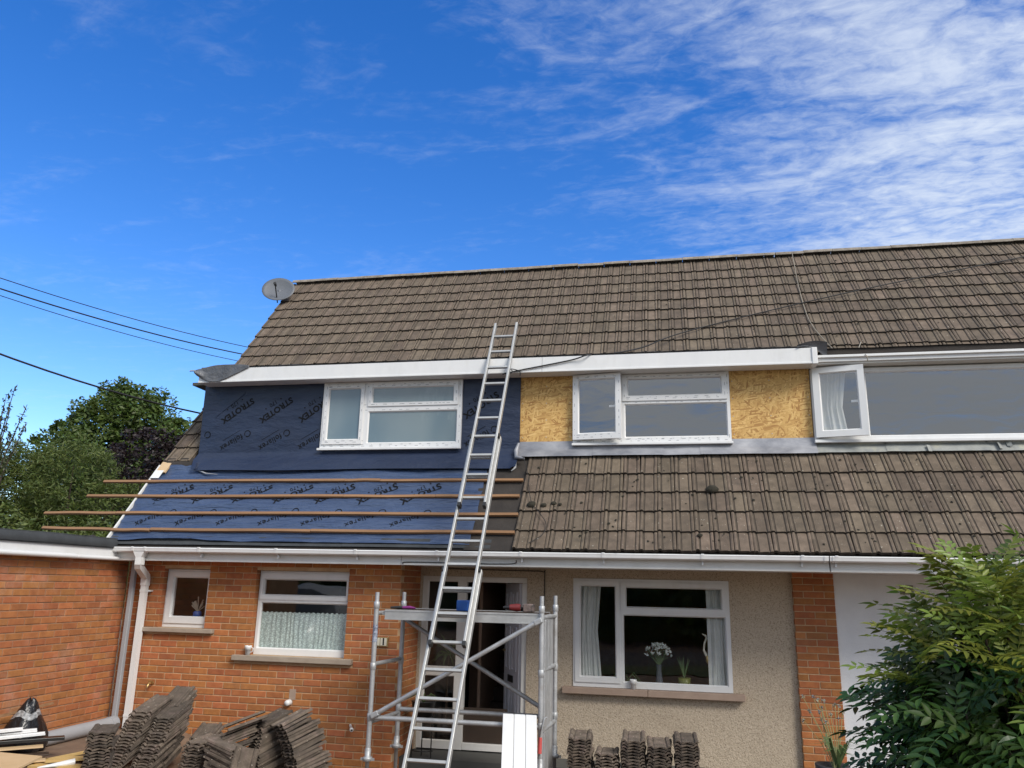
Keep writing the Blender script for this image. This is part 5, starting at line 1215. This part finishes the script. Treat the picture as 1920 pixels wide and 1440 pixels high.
# ------------------------------------------------------------------ things seen through the windows
def indoor():
    def curtain(name, x0, x1, y, z0, z1, folds, amp, mt, lb, taper=0.0, n=None, cat='curtain'):
        mb = MB(); n = n or folds*8
        mb.grid(lambda u, v: (x0 + (x1-x0)*u*(1 - taper*(1-abs(2*v-1))) , y + amp*math.sin(u*folds*2*math.pi + 0.6*math.sin(v*3) + 4.5*ns(u*7.3, v*0.8, x0))*(0.75 + 0.6*ns(u*5, v*0.6, 2)), z0 + (z1-z0)*v + 0.006*math.sin(u*folds*2*math.pi)*(v > 0.99)), n, 12)
        return single(name, mb, mt, (x0, y, z0), lb, cat)
    M_lace = pmat('lace_net', (0.62, 0.74, 0.71), (0.54, 0.66, 0.63), 9, 0.9)
    nt = M_lace.node_tree; N = nt.nodes.new; L = nt.links.new; o = nt.nodes['Material Output']; b = nt.nodes['Principled BSDF']
    tr = N('ShaderNodeBsdfTransparent'); mx = N('ShaderNodeMixShader'); geo = N('ShaderNodeNewGeometry'); sp = N('ShaderNodeSeparateXYZ'); L(geo.outputs['Position'], sp.inputs[0])
    vo = N('ShaderNodeTexVoronoi'); vo.inputs['Scale'].default_value = 60; L(geo.outputs['Position'], vo.inputs['Vector'])
    mr = N('ShaderNodeMapRange'); mr.inputs['From Min'].default_value = 0.25; mr.inputs['From Max'].default_value = 0.55; mr.inputs['To Min'].default_value = 0.03; mr.inputs['To Max'].default_value = 0.42; L(vo.outputs['Distance'], mr.inputs['Value'])
    L(mr.outputs[0], mx.inputs[0]); L(b.outputs[0], mx.inputs[1]); L(tr.outputs[0], mx.inputs[2]); L(mx.outputs[0], o.inputs[0])
    curtain('net_curtain', -4.985, -3.835, 9.300, -0.83, -0.37, 19, 0.0065, M_lace, 'white lace net curtain across the lower half of the kitchen window')
    curtain('curtain', -1.20, -0.88, 9.99, -1.10, 0.10, 5, 0.018, M_curtain, 'long pale curtain at the left side of the flower window', taper=0.15)
    curtain('curtain', 0.36, 0.62, 9.99, -1.10, 0.10, 4, 0.016, M_curtain, 'narrow pale curtain at the right side of the flower window')
    curtain('curtain', 1.78, 2.10, 9.85, 1.72, 2.60, 5, 0.018, M_curtain, 'pale curtain behind the open casement of the neighbouring dormer', taper=0.2)
    curtain('roller_blind', -4.50, -2.70, 9.86, 1.72, 2.60, 3, 0.004, M_curtain, 'pale blind behind the obscured dormer window', cat='blind')
    mb = MB(); mb.box(-1.22, 0.64, 9.96, 10.16, -1.16, -1.125); part('inner_sill', mb, M_pvc2, house)
    sz = -1.125
    t = thing('flower_vase', (-0.21, 10.05, sz), 'glass vase of white flowers on the inner sill of the large window', 'vase')
    mb = MB(); mb.lathe((-0.21, 10.05, sz), [(0, 0), (0.05, 0), (0.045, 0.06), (0.028, 0.20), (0.035, 0.26)], 14); part('vase', mb, pmat('dark_glass_vase', (0.06, 0.07, 0.09), (0.10, 0.11, 0.13), 10, 0.1), t)
    r = random.Random(2); mb = MB(); m2 = MB()
    for k in range(46):
        a = r.uniform(0, 6.28); e = r.uniform(-0.1, 1.4); c = Vector((-0.21 + 0.155*math.cos(a)*math.cos(e), 10.05 + 0.08*math.sin(a)*math.cos(e), sz + 0.36 + 0.13*math.sin(e)))
        mb.tube([(-0.21, 10.05, sz+0.24), (-0.21 + 0.5*(c.x+0.21), 10.05, sz+0.33), c], 0.003, 4, cap=False)
        for j in range(5):
            d = Vector((r.uniform(-1, 1), r.uniform(-1, 0.3), r.uniform(-0.3, 1))).normalized(); s_ = d.orthogonal().normalized()*0.010
            m2.add([c, c + d*0.016 + s_, c + d*0.036, c + d*0.016 - s_], [(0,1,2,3)])
    part('stem', mb, M_green, t); part('bloom', m2, M_petal, t)
    t = thing('heron_figure', (0.38, 10.03, sz), 'slender brass bird figure with a bent neck on the inner sill', 'figurine')
    mb = MB(); mb.tube([(0.345, 10.03, sz+0.40), (0.36, 10.03, sz+0.33), (0.41, 10.03, sz+0.24)], [0.012, 0.035, 0.014], 10); part('body', mb, M_gold, t)
    mb = MB(); mb.tube([(0.345, 10.03, sz+0.38), (0.315, 10.03, sz+0.44), (0.325, 10.03, sz+0.52), (0.35, 10.03, sz+0.575), (0.345, 10.03, sz+0.60), (0.30, 10.03, sz+0.625)], [0.02, 0.013, 0.011, 0.011, 0.014, 0.004], 8); part('neck', mb, M_cream, t)
    for x in (0.36, 0.385):
        mb = MB(); mb.tube([(x, 10.03, sz+0.30), (x+0.005, 10.03, sz+0.15), (x-0.005, 10.03, sz)], 0.005, 6); part('leg', mb, M_gold, t)
    t = thing('red_ornament', (-0.99, 10.04, sz), 'small red bottle ornament on the inner sill by the left curtain', 'ornament')
    mb = MB(); mb.lathe((-0.99, 10.04, sz), [(0, 0), (0.046, 0), (0.05, 0.05), (0.028, 0.08), (0.03, 0.11), (0.016, 0.13)], 14); part('body', mb, M_red, t)
    for s_ in (-0.012, 0.014):
        mb = MB(); mb.tube([(-0.99+s_, 10.04, sz+0.12), (-0.99+s_*1.3, 10.04, sz+0.165)], 0.006, 6); part('neck', mb, M_cream, t)
    for (x, w, h, lb, pot) in ((-0.62, 0.22, 0.10, 'arching spider plant on the inner sill behind the mullion', False), (0.08, 0.07, 0.26, 'spiky aloe in an olive green pot on the inner sill', True)):
        t = thing('potted_plant', (x, 10.08, sz), lb, 'potted plant')
        if pot:
            mb = MB(); mb.lathe((x, 10.08, sz), [(0, 0), (0.06, 0), (0.075, 0.12), (0.068, 0.12), (0, 0.1)], 14); part('pot', mb, M_yellowpot, t)
        mb = MB()
        for k in range(12):
            a = r.uniform(0, 6.28); R_ = w*r.uniform(0.6, 1.2); z_ = sz + (0.11 if pot else 0.02)
            if pot: pts = [(x, 10.08, z_), (x + R_*0.5*math.cos(a), 10.08, z_ + h*0.5), (x + R_*math.cos(a), 10.08, z_ + h*r.uniform(0.6, 1))]
            else: pts = [(x, 10.08, z_), (x + R_*0.5*math.cos(a), 10.08-0.03, z_ + h*r.uniform(0.9, 1.4)), (x + R_*math.cos(a), 10.08-0.05, z_ + h*0.1)]
            mb.tube(pts, [0.008, 0.006, 0.002], 4, cap=False)
        part('leaf', mb, M_green, t)
    t = thing('potted_plant', (-2.86, 10.25, -1.93), 'spiky dracaena in a dark pot behind the front door side light', 'potted plant')
    mb = MB(); mb.lathe((-2.86, 10.25, -1.93), [(0, 0), (0.12, 0), (0.15, 0.30), (0.13, 0.30), (0, 0.26)], 16); part('pot', mb, M_black, t)
    mb = MB(); mb.tube([(-2.86, 10.25, -1.65), (-2.85, 10.25, -0.85)], 0.015, 6); part('trunk', mb, M_bark, t)
    mb = MB()
    for k in range(34):
        a = r.uniform(0, 6.28); e = r.uniform(-0.7, 1.2); c = Vector((-2.85, 10.25, -0.85)); d = Vector((math.cos(a)*math.cos(e), math.sin(a)*math.cos(e)*0.5, math.sin(e))); L_ = r.uniform(0.2, 0.33)
        q = [c, c + d*L_*0.5 + Vector((0, 0, 0.02)), c + d*L_ - Vector((0, 0, 0.05))]; sv = d.cross(Vector((0, 1, 0.3))).normalized()*0.011
        mb.add([q[0]-sv*0.5, q[0]+sv*0.5, q[1]+sv, q[1]-sv, q[2]], [(0,1,2,3),(3,2,4)])
    part('foliage', mb, M_green, t, kind='stuff')
    t = thing('flower_vase', (-5.86, 9.42, -0.5), 'dried flowers in a blue vase inside the small window', 'vase')
    mb = MB(); mb.box(-6.25, -5.7, 9.33, 9.46, -0.54, -0.50); part('shelf', mb, M_pvc2, t)
    mb = MB(); mb.lathe((-5.92, 9.40, -0.50), [(0, 0), (0.05, 0), (0.055, 0.09), (0.04, 0.11)], 12); part('vase', mb, M_blue, t)
    mb = MB()
    for k in range(16):
        a = r.uniform(-0.9, 0.9); mb.tube([(-5.92, 9.40, -0.40), (-5.92 + 0.12*math.sin(a), 9.40, -0.40 + 0.17*math.cos(a)*r.uniform(0.5, 1.1))], [0.003, 0.009], 4)
    part('dried_flower', mb, M_string, t)
indoor()

# ------------------------------------------------------------------ vegetation
def crown_mesh(lobes, n, leaf, aspect, seed, droop=0.0, shell=0.55):
    r = random.Random(seed); vs = []; fs = []
    vol = [l[3]*l[4]*l[5] for l in lobes]; tot = sum(v**0.67 for v in vol)
    for (cx, cy, cz, rx, ry, rz), v in zip(lobes, vol):
        k = int(n*(v**0.67)/tot)
        rm = min(rx, ry, rz); cl = []
        for _ in range(max(6, k//170)):
            d = Vector((r.gauss(0, 1), r.gauss(0, 1), r.gauss(0.2, 1))).normalized(); t = r.uniform(0.72, 1.06)
            cl.append((Vector((cx + d.x*rx*t, cy + d.y*ry*t, cz + d.z*rz*t)), rm*r.uniform(0.14, 0.27)))
        for _ in range(k):
            d = Vector((r.gauss(0, 1), r.gauss(0, 1), r.gauss(0, 1))).normalized()
            t = (shell + (1-shell)*r.random()**0.6)*(1 + 0.18*noise.noise(Vector((d.x*2.3+cx, d.y*2.3, d.z*2.3+cz))) + 0.10*noise.noise(d*6.0 + Vector((cz, cx, 0))))
            p = Vector((cx + d.x*rx*t, cy + d.y*ry*t, cz + d.z*rz*t))
            if r.random() < 0.55:
                cc, cr_ = cl[r.randrange(len(cl))]; d2 = Vector((r.gauss(0, 1), r.gauss(0, 1), r.gauss(0, 1))).normalized(); p = cc + Vector((d2.x, d2.y, d2.z*0.75))*cr_*r.uniform(0.55, 1.1); d = (d + d2*1.2).normalized()
            a = Vector((r.gauss(0, 1), r.gauss(0, 1), r.gauss(0, 0.6) - droop)).normalized()
            nn = (d*0.9 + Vector((r.gauss(0, .6), r.gauss(0, .6), r.gauss(0, .6) + 0.35))).normalized()
            b = nn.cross(a)
            if b.length < 1e-3: continue
            b.normalize(); s = leaf*r.uniform(0.6, 1.35); o = len(vs)
            vs += [p - a*s*0.5, p + b*s*aspect*0.5 + nn*s*0.06, p + a*s*0.5, p - b*s*aspect*0.5 + nn*s*0.06]
            fs.append((o, o+1, o+2, o+3))
    return vs, fs
def tree(name, base, lobes, n, leaf, aspect, mat, seed, label, cat='tree', droop=0.0, trunk_r=0.25, shell=0.55):
    t = thing(name, base, label, cat)
    vs, fs = crown_mesh(lobes, n, leaf, aspect, seed, droop, shell)
    mb = MB(); mb.v = vs; mb.f = fs; mb.mi = [0]*len(fs); mb.smooth = [False]*len(fs)
    part('crown', mb, mat, t)
    r = random.Random(seed); mb = MB(); top = Vector((sum(l[0] for l in lobes)/len(lobes), sum(l[1] for l in lobes)/len(lobes), sum(l[2] for l in lobes)/len(lobes)))
    b = Vector(base); mid = b.lerp(top, 0.5)
    mb.tube([b, mid, top], [trunk_r, trunk_r*0.7, trunk_r*0.35], 8)
    for l in lobes:
        c = Vector(l[:3]); mb.tube([mid + Vector((0, 0, r.uniform(-0.3, 0.6))), (mid+c)/2 + Vector((r.uniform(-.3, .3), r.uniform(-.3, .3), 0.2)), c + Vector((0, 0, l[5]*0.5))], [trunk_r*0.45, trunk_r*0.28, trunk_r*0.08], 6)
    part('trunk', mb, M_bark, t)
def trees():
    # tall broadleaf behind, crown about 12 m above the yard
    L_ = [(-24.6, 31.5, 5.6, 2.7, 2.6, 2.9), (-26.6, 31.2, 4.8, 1.7, 2.0, 2.2), (-22.6, 32.0, 5.0, 2.0, 2.2, 2.5), (-25.3, 30.6, 3.2, 3.2, 2.2, 2.6), (-22.0, 31.5, 3.0, 2.6, 2.2, 2.6), (-23.9, 30.8, 7.2, 1.4, 1.5, 1.4), (-25.2, 31, 7.0, 1.2, 1.4, 1.2), (-21.6, 32, 6.1, 0.9, 1.2, 1.0), (-20.4, 32.4, 4.6, 1.3, 1.3, 1.6), (-19.6, 32.6, 2.6, 1.6, 1.4, 2.2)]
    L_ += [(-27.6, 30.9, 5.4, 1.1, 1.2, 1.3), (-27.2, 31, 3.6, 1.3, 1.3, 1.6)]
    tree('broadleaf_tree', (-23.6, 31.5, GH), L_, 70000, 0.20, 0.5, M_leafA, 11, 'tall rounded green tree against the sky left of the house', trunk_r=0.35, shell=0.6)
    L_ = [(-17.1, 23.6, 3.3, 1.6, 1.3, 1.6), (-15.9, 23.8, 3.0, 1.4, 1.2, 1.6), (-18.2, 24, 2.2, 1.2, 1.2, 1.5), (-16.8, 24, 1.2, 1.8, 1.3, 1.8), (-15.2, 24.6, 1.0, 1.1, 1.1, 1.8)]
    tree('copper_beech', (-16.9, 24.2, GH), L_, 26000, 0.14, 0.6, M_leafP, 12, 'dark purple leaved tree between the green trees and the roof', trunk_r=0.2, shell=0.5)
    L_ = [(-14.4, 16.8, 1.9, 1.25, 1.2, 1.5), (-15.6, 16.4, 1.7, 1.1, 1.2, 1.4), (-13.3, 17.1, 1.1, 1.0, 1.1, 1.3), (-12.6, 17.3, 0.4, 0.9, 1.0, 1.1), (-14.6, 16.6, 0.4, 1.6, 1.2, 1.3), (-16.4, 16.2, 1.1, 1.2, 1.2, 1.9), (-17.2, 16.2, 0.0, 1.4, 1.2, 1.6), (-15.2, 16.3, -0.4, 1.6, 1.2, 1.2)]
    tree('willow_bush', (-14.4, 16.8, GH), L_, 80000, 0.115, 0.25, M_leafW, 13, 'billowing olive green bush with fine narrow leaves above the garage roof', 'bush', droop=0.5, trunk_r=0.14, shell=0.45)
    L_ = [(-9.9, 13.6, 0.45, 0.9, 0.8, 0.75), (-11.2, 13.4, 0.55, 1.0, 0.8, 0.8), (-12.6, 13.2, 0.7, 1.0, 0.8, 0.9), (-8.6, 13.9, 0.3, 0.8, 0.7, 0.7)]
    tree('garden_hedge', (-10.5, 13.6, GH), [(x, y, z-0.35, a, b, c) for x, y, z, a, b, c in L_], 15000, 0.10, 0.45, M_leafW, 14, 'low leafy hedge just behind the garage roof', 'hedge', trunk_r=0.08, shell=0.4)
    # feathery upright sapling at the left edge
    t = thing('sapling', (-13.9, 14.2, GH), 'sapling with thin upright feathery shoots at the left edge', 'sapling')
    r = random.Random(5); mb = MB(); lv = MB()
    for x, z, lean in ((-14.02, 4.0, 0.10), (-13.78, 3.62, 0.28), (-13.9, 3.45, 0.16), (-14.2, 3.8, -0.05), (-13.55, 3.15, 0.40), (-13.62, 2.9, 0.5), (-14.3, 3.3, 0.0)):
        b = Vector((x-0.9*lean-0.15, 14.2, 1.2)); e = Vector((x, 14.2 + r.uniform(-.3, .3), z)); m_ = b.lerp(e, 0.5) + Vector((-0.12*lean, 0, 0.05)); pts = [b, m_, e]; mb.tube(pts, [0.03, 0.018, 0.006], 5)
        for k in range(90):
            u = r.random()**0.8; p = (b.lerp(m_, u*2) if u < 0.5 else m_.lerp(e, u*2-1)) + Vector((r.gauss(0, .045), r.gauss(0, .045), r.gauss(0, .04)))*(1.5-u)
            a = Vector((r.gauss(0, 1), r.gauss(0, 1), r.gauss(0.4, 1))).normalized()*0.055; s_ = a.orthogonal().normalized()*0.016
            lv.add([p-a, p+s_, p+a, p-s_], [(0,1,2,3)])
    part('shoot', mb, M_bark, t); part('foliage', lv, M_leafS, t)
    # far wood and hedges across the street, behind the camera, mirrored in the panes
    vs, fs = crown_mesh([(x, -15 + 1.5*math.sin(x), GH+2.0, 3.2, 2.2, 2.6 + 1.2*math.sin(x*1.7)) for x in range(-30, 31, 4)], 9000, 0.7, 0.6, 21)
    mb = MB(); mb.v = vs; mb.f = fs; mb.mi = [0]*len(fs); mb.smooth = [False]*len(fs)
    mb.box(-34, 34, -15.6, -14.6, GH, GH+2.6)
    single('street_hedge', mb, M_leafA, (0, -15, GH), None, None, kind='stuff')
trees()

# pale car standing on the drive in front of the garage, seen only as a reflection in the kitchen window
def car():
    g0 = -1.76; cx = -7.75; t = thing('parked_car', (cx, 2.0, g0), 'pale silver car parked in front of the garage, mirrored in the net curtain window', 'car')
    W = 0.90
    secs = [(4.05, 0.35, 0.62, 0.80), (3.95, 0.28, 0.86, 0.88), (3.4, 0.25, 1.02, 0.93), (3.0, 0.25, 1.08, 0.95), (1.0, 0.25, 1.06, 0.96), (0.2, 0.28, 1.02, 0.93), (-0.1, 0.35, 0.8, 0.85)]
    mb = MB(); n = 10
    def sec(y, z0, z1, w): return [(cx + W*w*x, y, g0 + z) for x, z in ((-0.9, z0), (-1, z0+0.1), (-1, z1-0.18), (-0.92, z1-0.04), (-0.6, z1), (0.6, z1), (0.92, z1-0.04), (1, z1-0.18), (1, z0+0.1), (0.9, z0))]
    vs = [p for q in secs for p in sec(*q)]; m_ = len(secs)
    mb.add(vs, [(i*n+k, (i+1)*n+k, (i+1)*n+(k+1) % n, i*n+(k+1) % n) for i in range(m_-1) for k in range(n)], 0, True); mb.add(vs[:n], [tuple(range(n))]); mb.add(vs[-n:], [tuple(reversed(range(n)))])
    part('body', mb, M_darkgreen_car, t)
    def arch(y, w, top, k=12): return [(cx + W*w*math.cos(math.pi*i/k)*(1 if 0 < i < k else 1.06), y, g0 + 1.03 + (top-1.03)*math.sin(math.pi*i/k)**0.55) for i in range(k+1)]
    mb = MB(); A = [arch(2.95, 0.88, 1.06), arch(2.35, 0.84, 1.62), arch(2.0, 0.82, 1.74), arch(0.8, 0.82, 1.72), arch(0.1, 0.85, 1.08)]; k = 13
    mb.add([p for a in A for p in a], [(i*k+j, i*k+j+1, (i+1)*k+j+1, (i+1)*k+j) for i in range(1, len(A)-1) for j in range(k-1)], 0, True); part('roof', mb, M_darkgreen_car, t)
    mb = MB(); mb.add(A[0]+A[1], [(j, j+1, k+j+1, k+j) for j in range(k-1)] , 0, True); mb.add(A[1], [tuple(range(k))]); part('windscreen', mb, M_carglass, t)
    for s_ in (-1, 1):
        for y in (3.15, 0.75):
            mb = MB(); mb.lathe((cx + s_*0.80, y, g0+0.32), [(0.0, 0.08), (0.2, 0.09), (0.31, 0.08), (0.32, 0.0), (0.31, -0.1), (0.0, -0.1)], 18, axis=(s_, 0, 0)); part('wheel', mb, M_black, t)
        mb = MB(); mb.obox((cx + s_*0.62, 4.0, g0+0.72), (0.16, 0, 0), (0, 0.03, 0.01), (0, 0, 0.08)); part('headlight', mb, M_greypvc, t)
M_carglass = pmat('car_glass', (0.10, 0.11, 0.12), (0.12, 0.13, 0.14), 3, 0.08, spec=1.0)
car()

# mahonia-like shrub in the right foreground
def pinnate(mat, seed, pairs=7, length=0.35, leaflet=0.076, width=0.028, arch=0.18):
    r = random.Random(seed); mb = MB()
    def rach(t): return Vector((0, t*length, arch*length*(t - 1.2*t*t)*1.6))
    mb.tube([rach(0), rach(0.35), rach(0.7), rach(1.0)], [0.0028, 0.0024, 0.002, 0.001], 4, cap=False)
    def lf(base, d, up, L_, W_):
        sd = d.cross(up).normalized()
        p = [base, base + d*L_*0.30 + sd*W_*0.5 + up*0.004, base + d*L_*0.62 + sd*W_*0.42 + up*0.002, base + d*L_ - up*0.006, base + d*L_*0.62 - sd*W_*0.42 + up*0.002, base + d*L_*0.30 - sd*W_*0.5 + up*0.004, base + d*L_*0.32 - up*0.004, base + d*L_*0.64 - up*0.004]
        mb.add(p, [(0,1,6),(1,2,7,6),(2,3,7),(0,6,5),(6,7,4,5),(7,3,4)], 0, True)
    for i in range(pairs):
        t = 0.16 + 0.80*i/(pairs-1); b = rach(t); k = math.sin(min(1, 0.35+t*0.9)*math.pi*0.72)
        for s in (-1, 1):
            d = Vector((s*0.86, 0.50 + r.uniform(-0.12, 0.12), r.uniform(-0.28, 0.10))).normalized(); up = Vector((-s*0.15, 0, 1)).normalized()
            lf(b, d, up, leaflet*(0.75+0.35*k)*r.uniform(0.9, 1.1), width*r.uniform(0.9, 1.1))
    lf(rach(1.0), Vector((0, 1, -0.35)).normalized(), Vector((0, 0.3, 1)).normalized(), leaflet*1.1, width*1.1)
    return mb.mesh('leaf', mat)
def shrub():
    base = Vector((1.50, 4.05, GH))
    t = thing('mahonia_shrub', base, 'big glossy shrub with toothed feathery leaves in the right foreground', 'shrub')
    dark = [pinnate(M_shrub_dark, i, pairs=7+i % 2) for i in range(4)]; young = [pinnate(M_shrub_new, 10+i, pairs=8, leaflet=0.068, width=0.026) for i in range(4)]
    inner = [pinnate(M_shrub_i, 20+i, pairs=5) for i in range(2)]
    r = random.Random(17); leaves = []; st = MB()
    C = base + Vector((0, 0, 1.19)); RX, RY, RZ = 0.66, 0.60, 1.13
    def env(d):
        return Vector((d.x*RX*(1 + 0.12*ns(d.x*2, d.z*2, 3)), d.y*RY, d.z*RZ*(1 + 0.08*ns(d.y*3, d.x*3, 1))))
    tips = []
    for k in range(900):
        d = Vector((r.gauss(0, 1), r.gauss(0, 1), r.gauss(0.25, 1))).normalized()
        if d.z < -0.75: continue
        p = C + env(d)*(r.uniform(0.74, 0.93) if k < 600 else r.uniform(0.35, 0.7))
        if all((p-q).length > 0.118 for q, _ in tips): tips.append((p, d))
    for p, d in tips:
        ax = (d*0.8 + Vector((0, 0, 0.75))).normalized()
        b0 = base + Vector((r.uniform(-.15, .15), r.uniform(-.15, .15), 0)); st.tube([b0, b0.lerp(p, 0.5) + Vector((0, 0, 0.12)), p], [0.014, 0.010, 0.005], 5)
        new = p.z > base.z + 1.68 + r.uniform(-0.10, 0.22)
        nl = r.randint(7, 9)
        for i in range(nl):
            az = 2.4*i + r.uniform(-.3, .3); o1 = ax.orthogonal().normalized(); o2 = ax.cross(o1)
            out = (o1*math.cos(az) + o2*math.sin(az)); el = r.uniform(0.15, 0.75) if new else r.uniform(-0.25, 0.55)
            y = (out*math.cos(el) + ax*math.sin(el)).normalized()
            y = (y + d*0.35).normalized()
            z = (ax - y*ax.dot(y)); z = z.normalized() if z.length > 1e-3 else y.orthogonal().normalized()
            x = y.cross(z)
            R_ = Matrix((x, y, z)).transposed(); sc = r.uniform(0.55, 1.05)*(0.9 if new else 1.0)
            leaves.append((p - ax*0.02*i*0.4, R_, sc, new))
    # show the leaves nearest the camera as parts, the rest joined
    leaves.sort(key=lambda q: q[0].length + (0 if size_in_view(q[0], 1) > 0 else 5))
    rest = MB()
    for i, (p, R_, sc, new) in enumerate(leaves):
        me = (young if new else dark)[r.randrange(4)]
        if i < 300:
            o = link('leaf', me, t, p); o.rotation_euler = R_.to_euler(); o.scale = (sc, sc, sc)
        else:
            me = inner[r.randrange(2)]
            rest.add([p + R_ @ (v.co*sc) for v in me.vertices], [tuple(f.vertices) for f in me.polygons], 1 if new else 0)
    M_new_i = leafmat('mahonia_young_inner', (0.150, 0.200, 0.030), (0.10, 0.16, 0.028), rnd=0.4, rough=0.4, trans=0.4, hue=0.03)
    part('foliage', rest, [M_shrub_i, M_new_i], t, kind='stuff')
    part('stems', st, M_bark, t)
    # tall thin seed stems in a dark pot by the pier
    t = thing('potted_agapanthus', (1.35, 8.6, GH), 'dark pot of thin flower stems and strappy leaves in front of the brick pier', 'potted plant')
    mb = MB(); mb.lathe((1.42, 8.6, GH), [(0, 0.02), (0.11, 0), (0.15, 0.50), (0.16, 0.54), (0.14, 0.54), (0, 0.48)], 18); part('pot', mb, M_pot, t)
    mb = MB(); hd = MB()
    for k in range(15):
        e = Vector((1.44 + r.uniform(-0.26, 0.12), 8.6 + r.uniform(-.12, .12), GH + r.uniform(0.85, 1.18))); mb.tube([(1.44, 8.6, GH+0.48), Vector((1.44, 8.6, GH+0.5)).lerp(e, 0.5) + Vector((0.02, 0, 0.02)), e], [0.005, 0.004, 0.003], 4)
        for j in range(10): 
            d = Vector((r.gauss(0, 1), r.gauss(0, 1), r.gauss(0.3, 1))).normalized()*0.022; hd.tube([e, e + d], [0.002, 0.005], 4, cap=False)
    part('stem', mb, pmat('dry_stem', (0.34, 0.32, 0.15), (0.22, 0.23, 0.10), 9, 0.8), t, kind='stuff'); part('seed_head', hd, pmat('seed_head', (0.38, 0.38, 0.24), (0.20, 0.21, 0.28), 30, 0.9), t, kind='stuff')
    mb = MB()
    for k in range(26):
        a = r.uniform(0, 6.28); L_ = r.uniform(0.25, 0.5); c = Vector((1.47, 8.6, GH+0.5)); q = [c, c + Vector((L_*0.3*math.cos(a), L_*0.3*math.sin(a), L_*0.6)), c + Vector((L_*0.75*math.cos(a), L_*0.75*math.sin(a), L_*0.55))]
        s_ = Vector((-math.sin(a), math.cos(a), 0))*0.012
        mb.add([q[0]-s_, q[0]+s_, q[1]+s_, q[1]-s_, q[2]], [(0,1,2,3),(3,2,4)])
    part('strap_leaf', mb, M_green, t)
shrub()

# ------------------------------------------------------------------ lift the whole place so the low yard lies at height zero
for o in S.objects:
    if o.parent is None and o is not cam: o.location.z += CZ
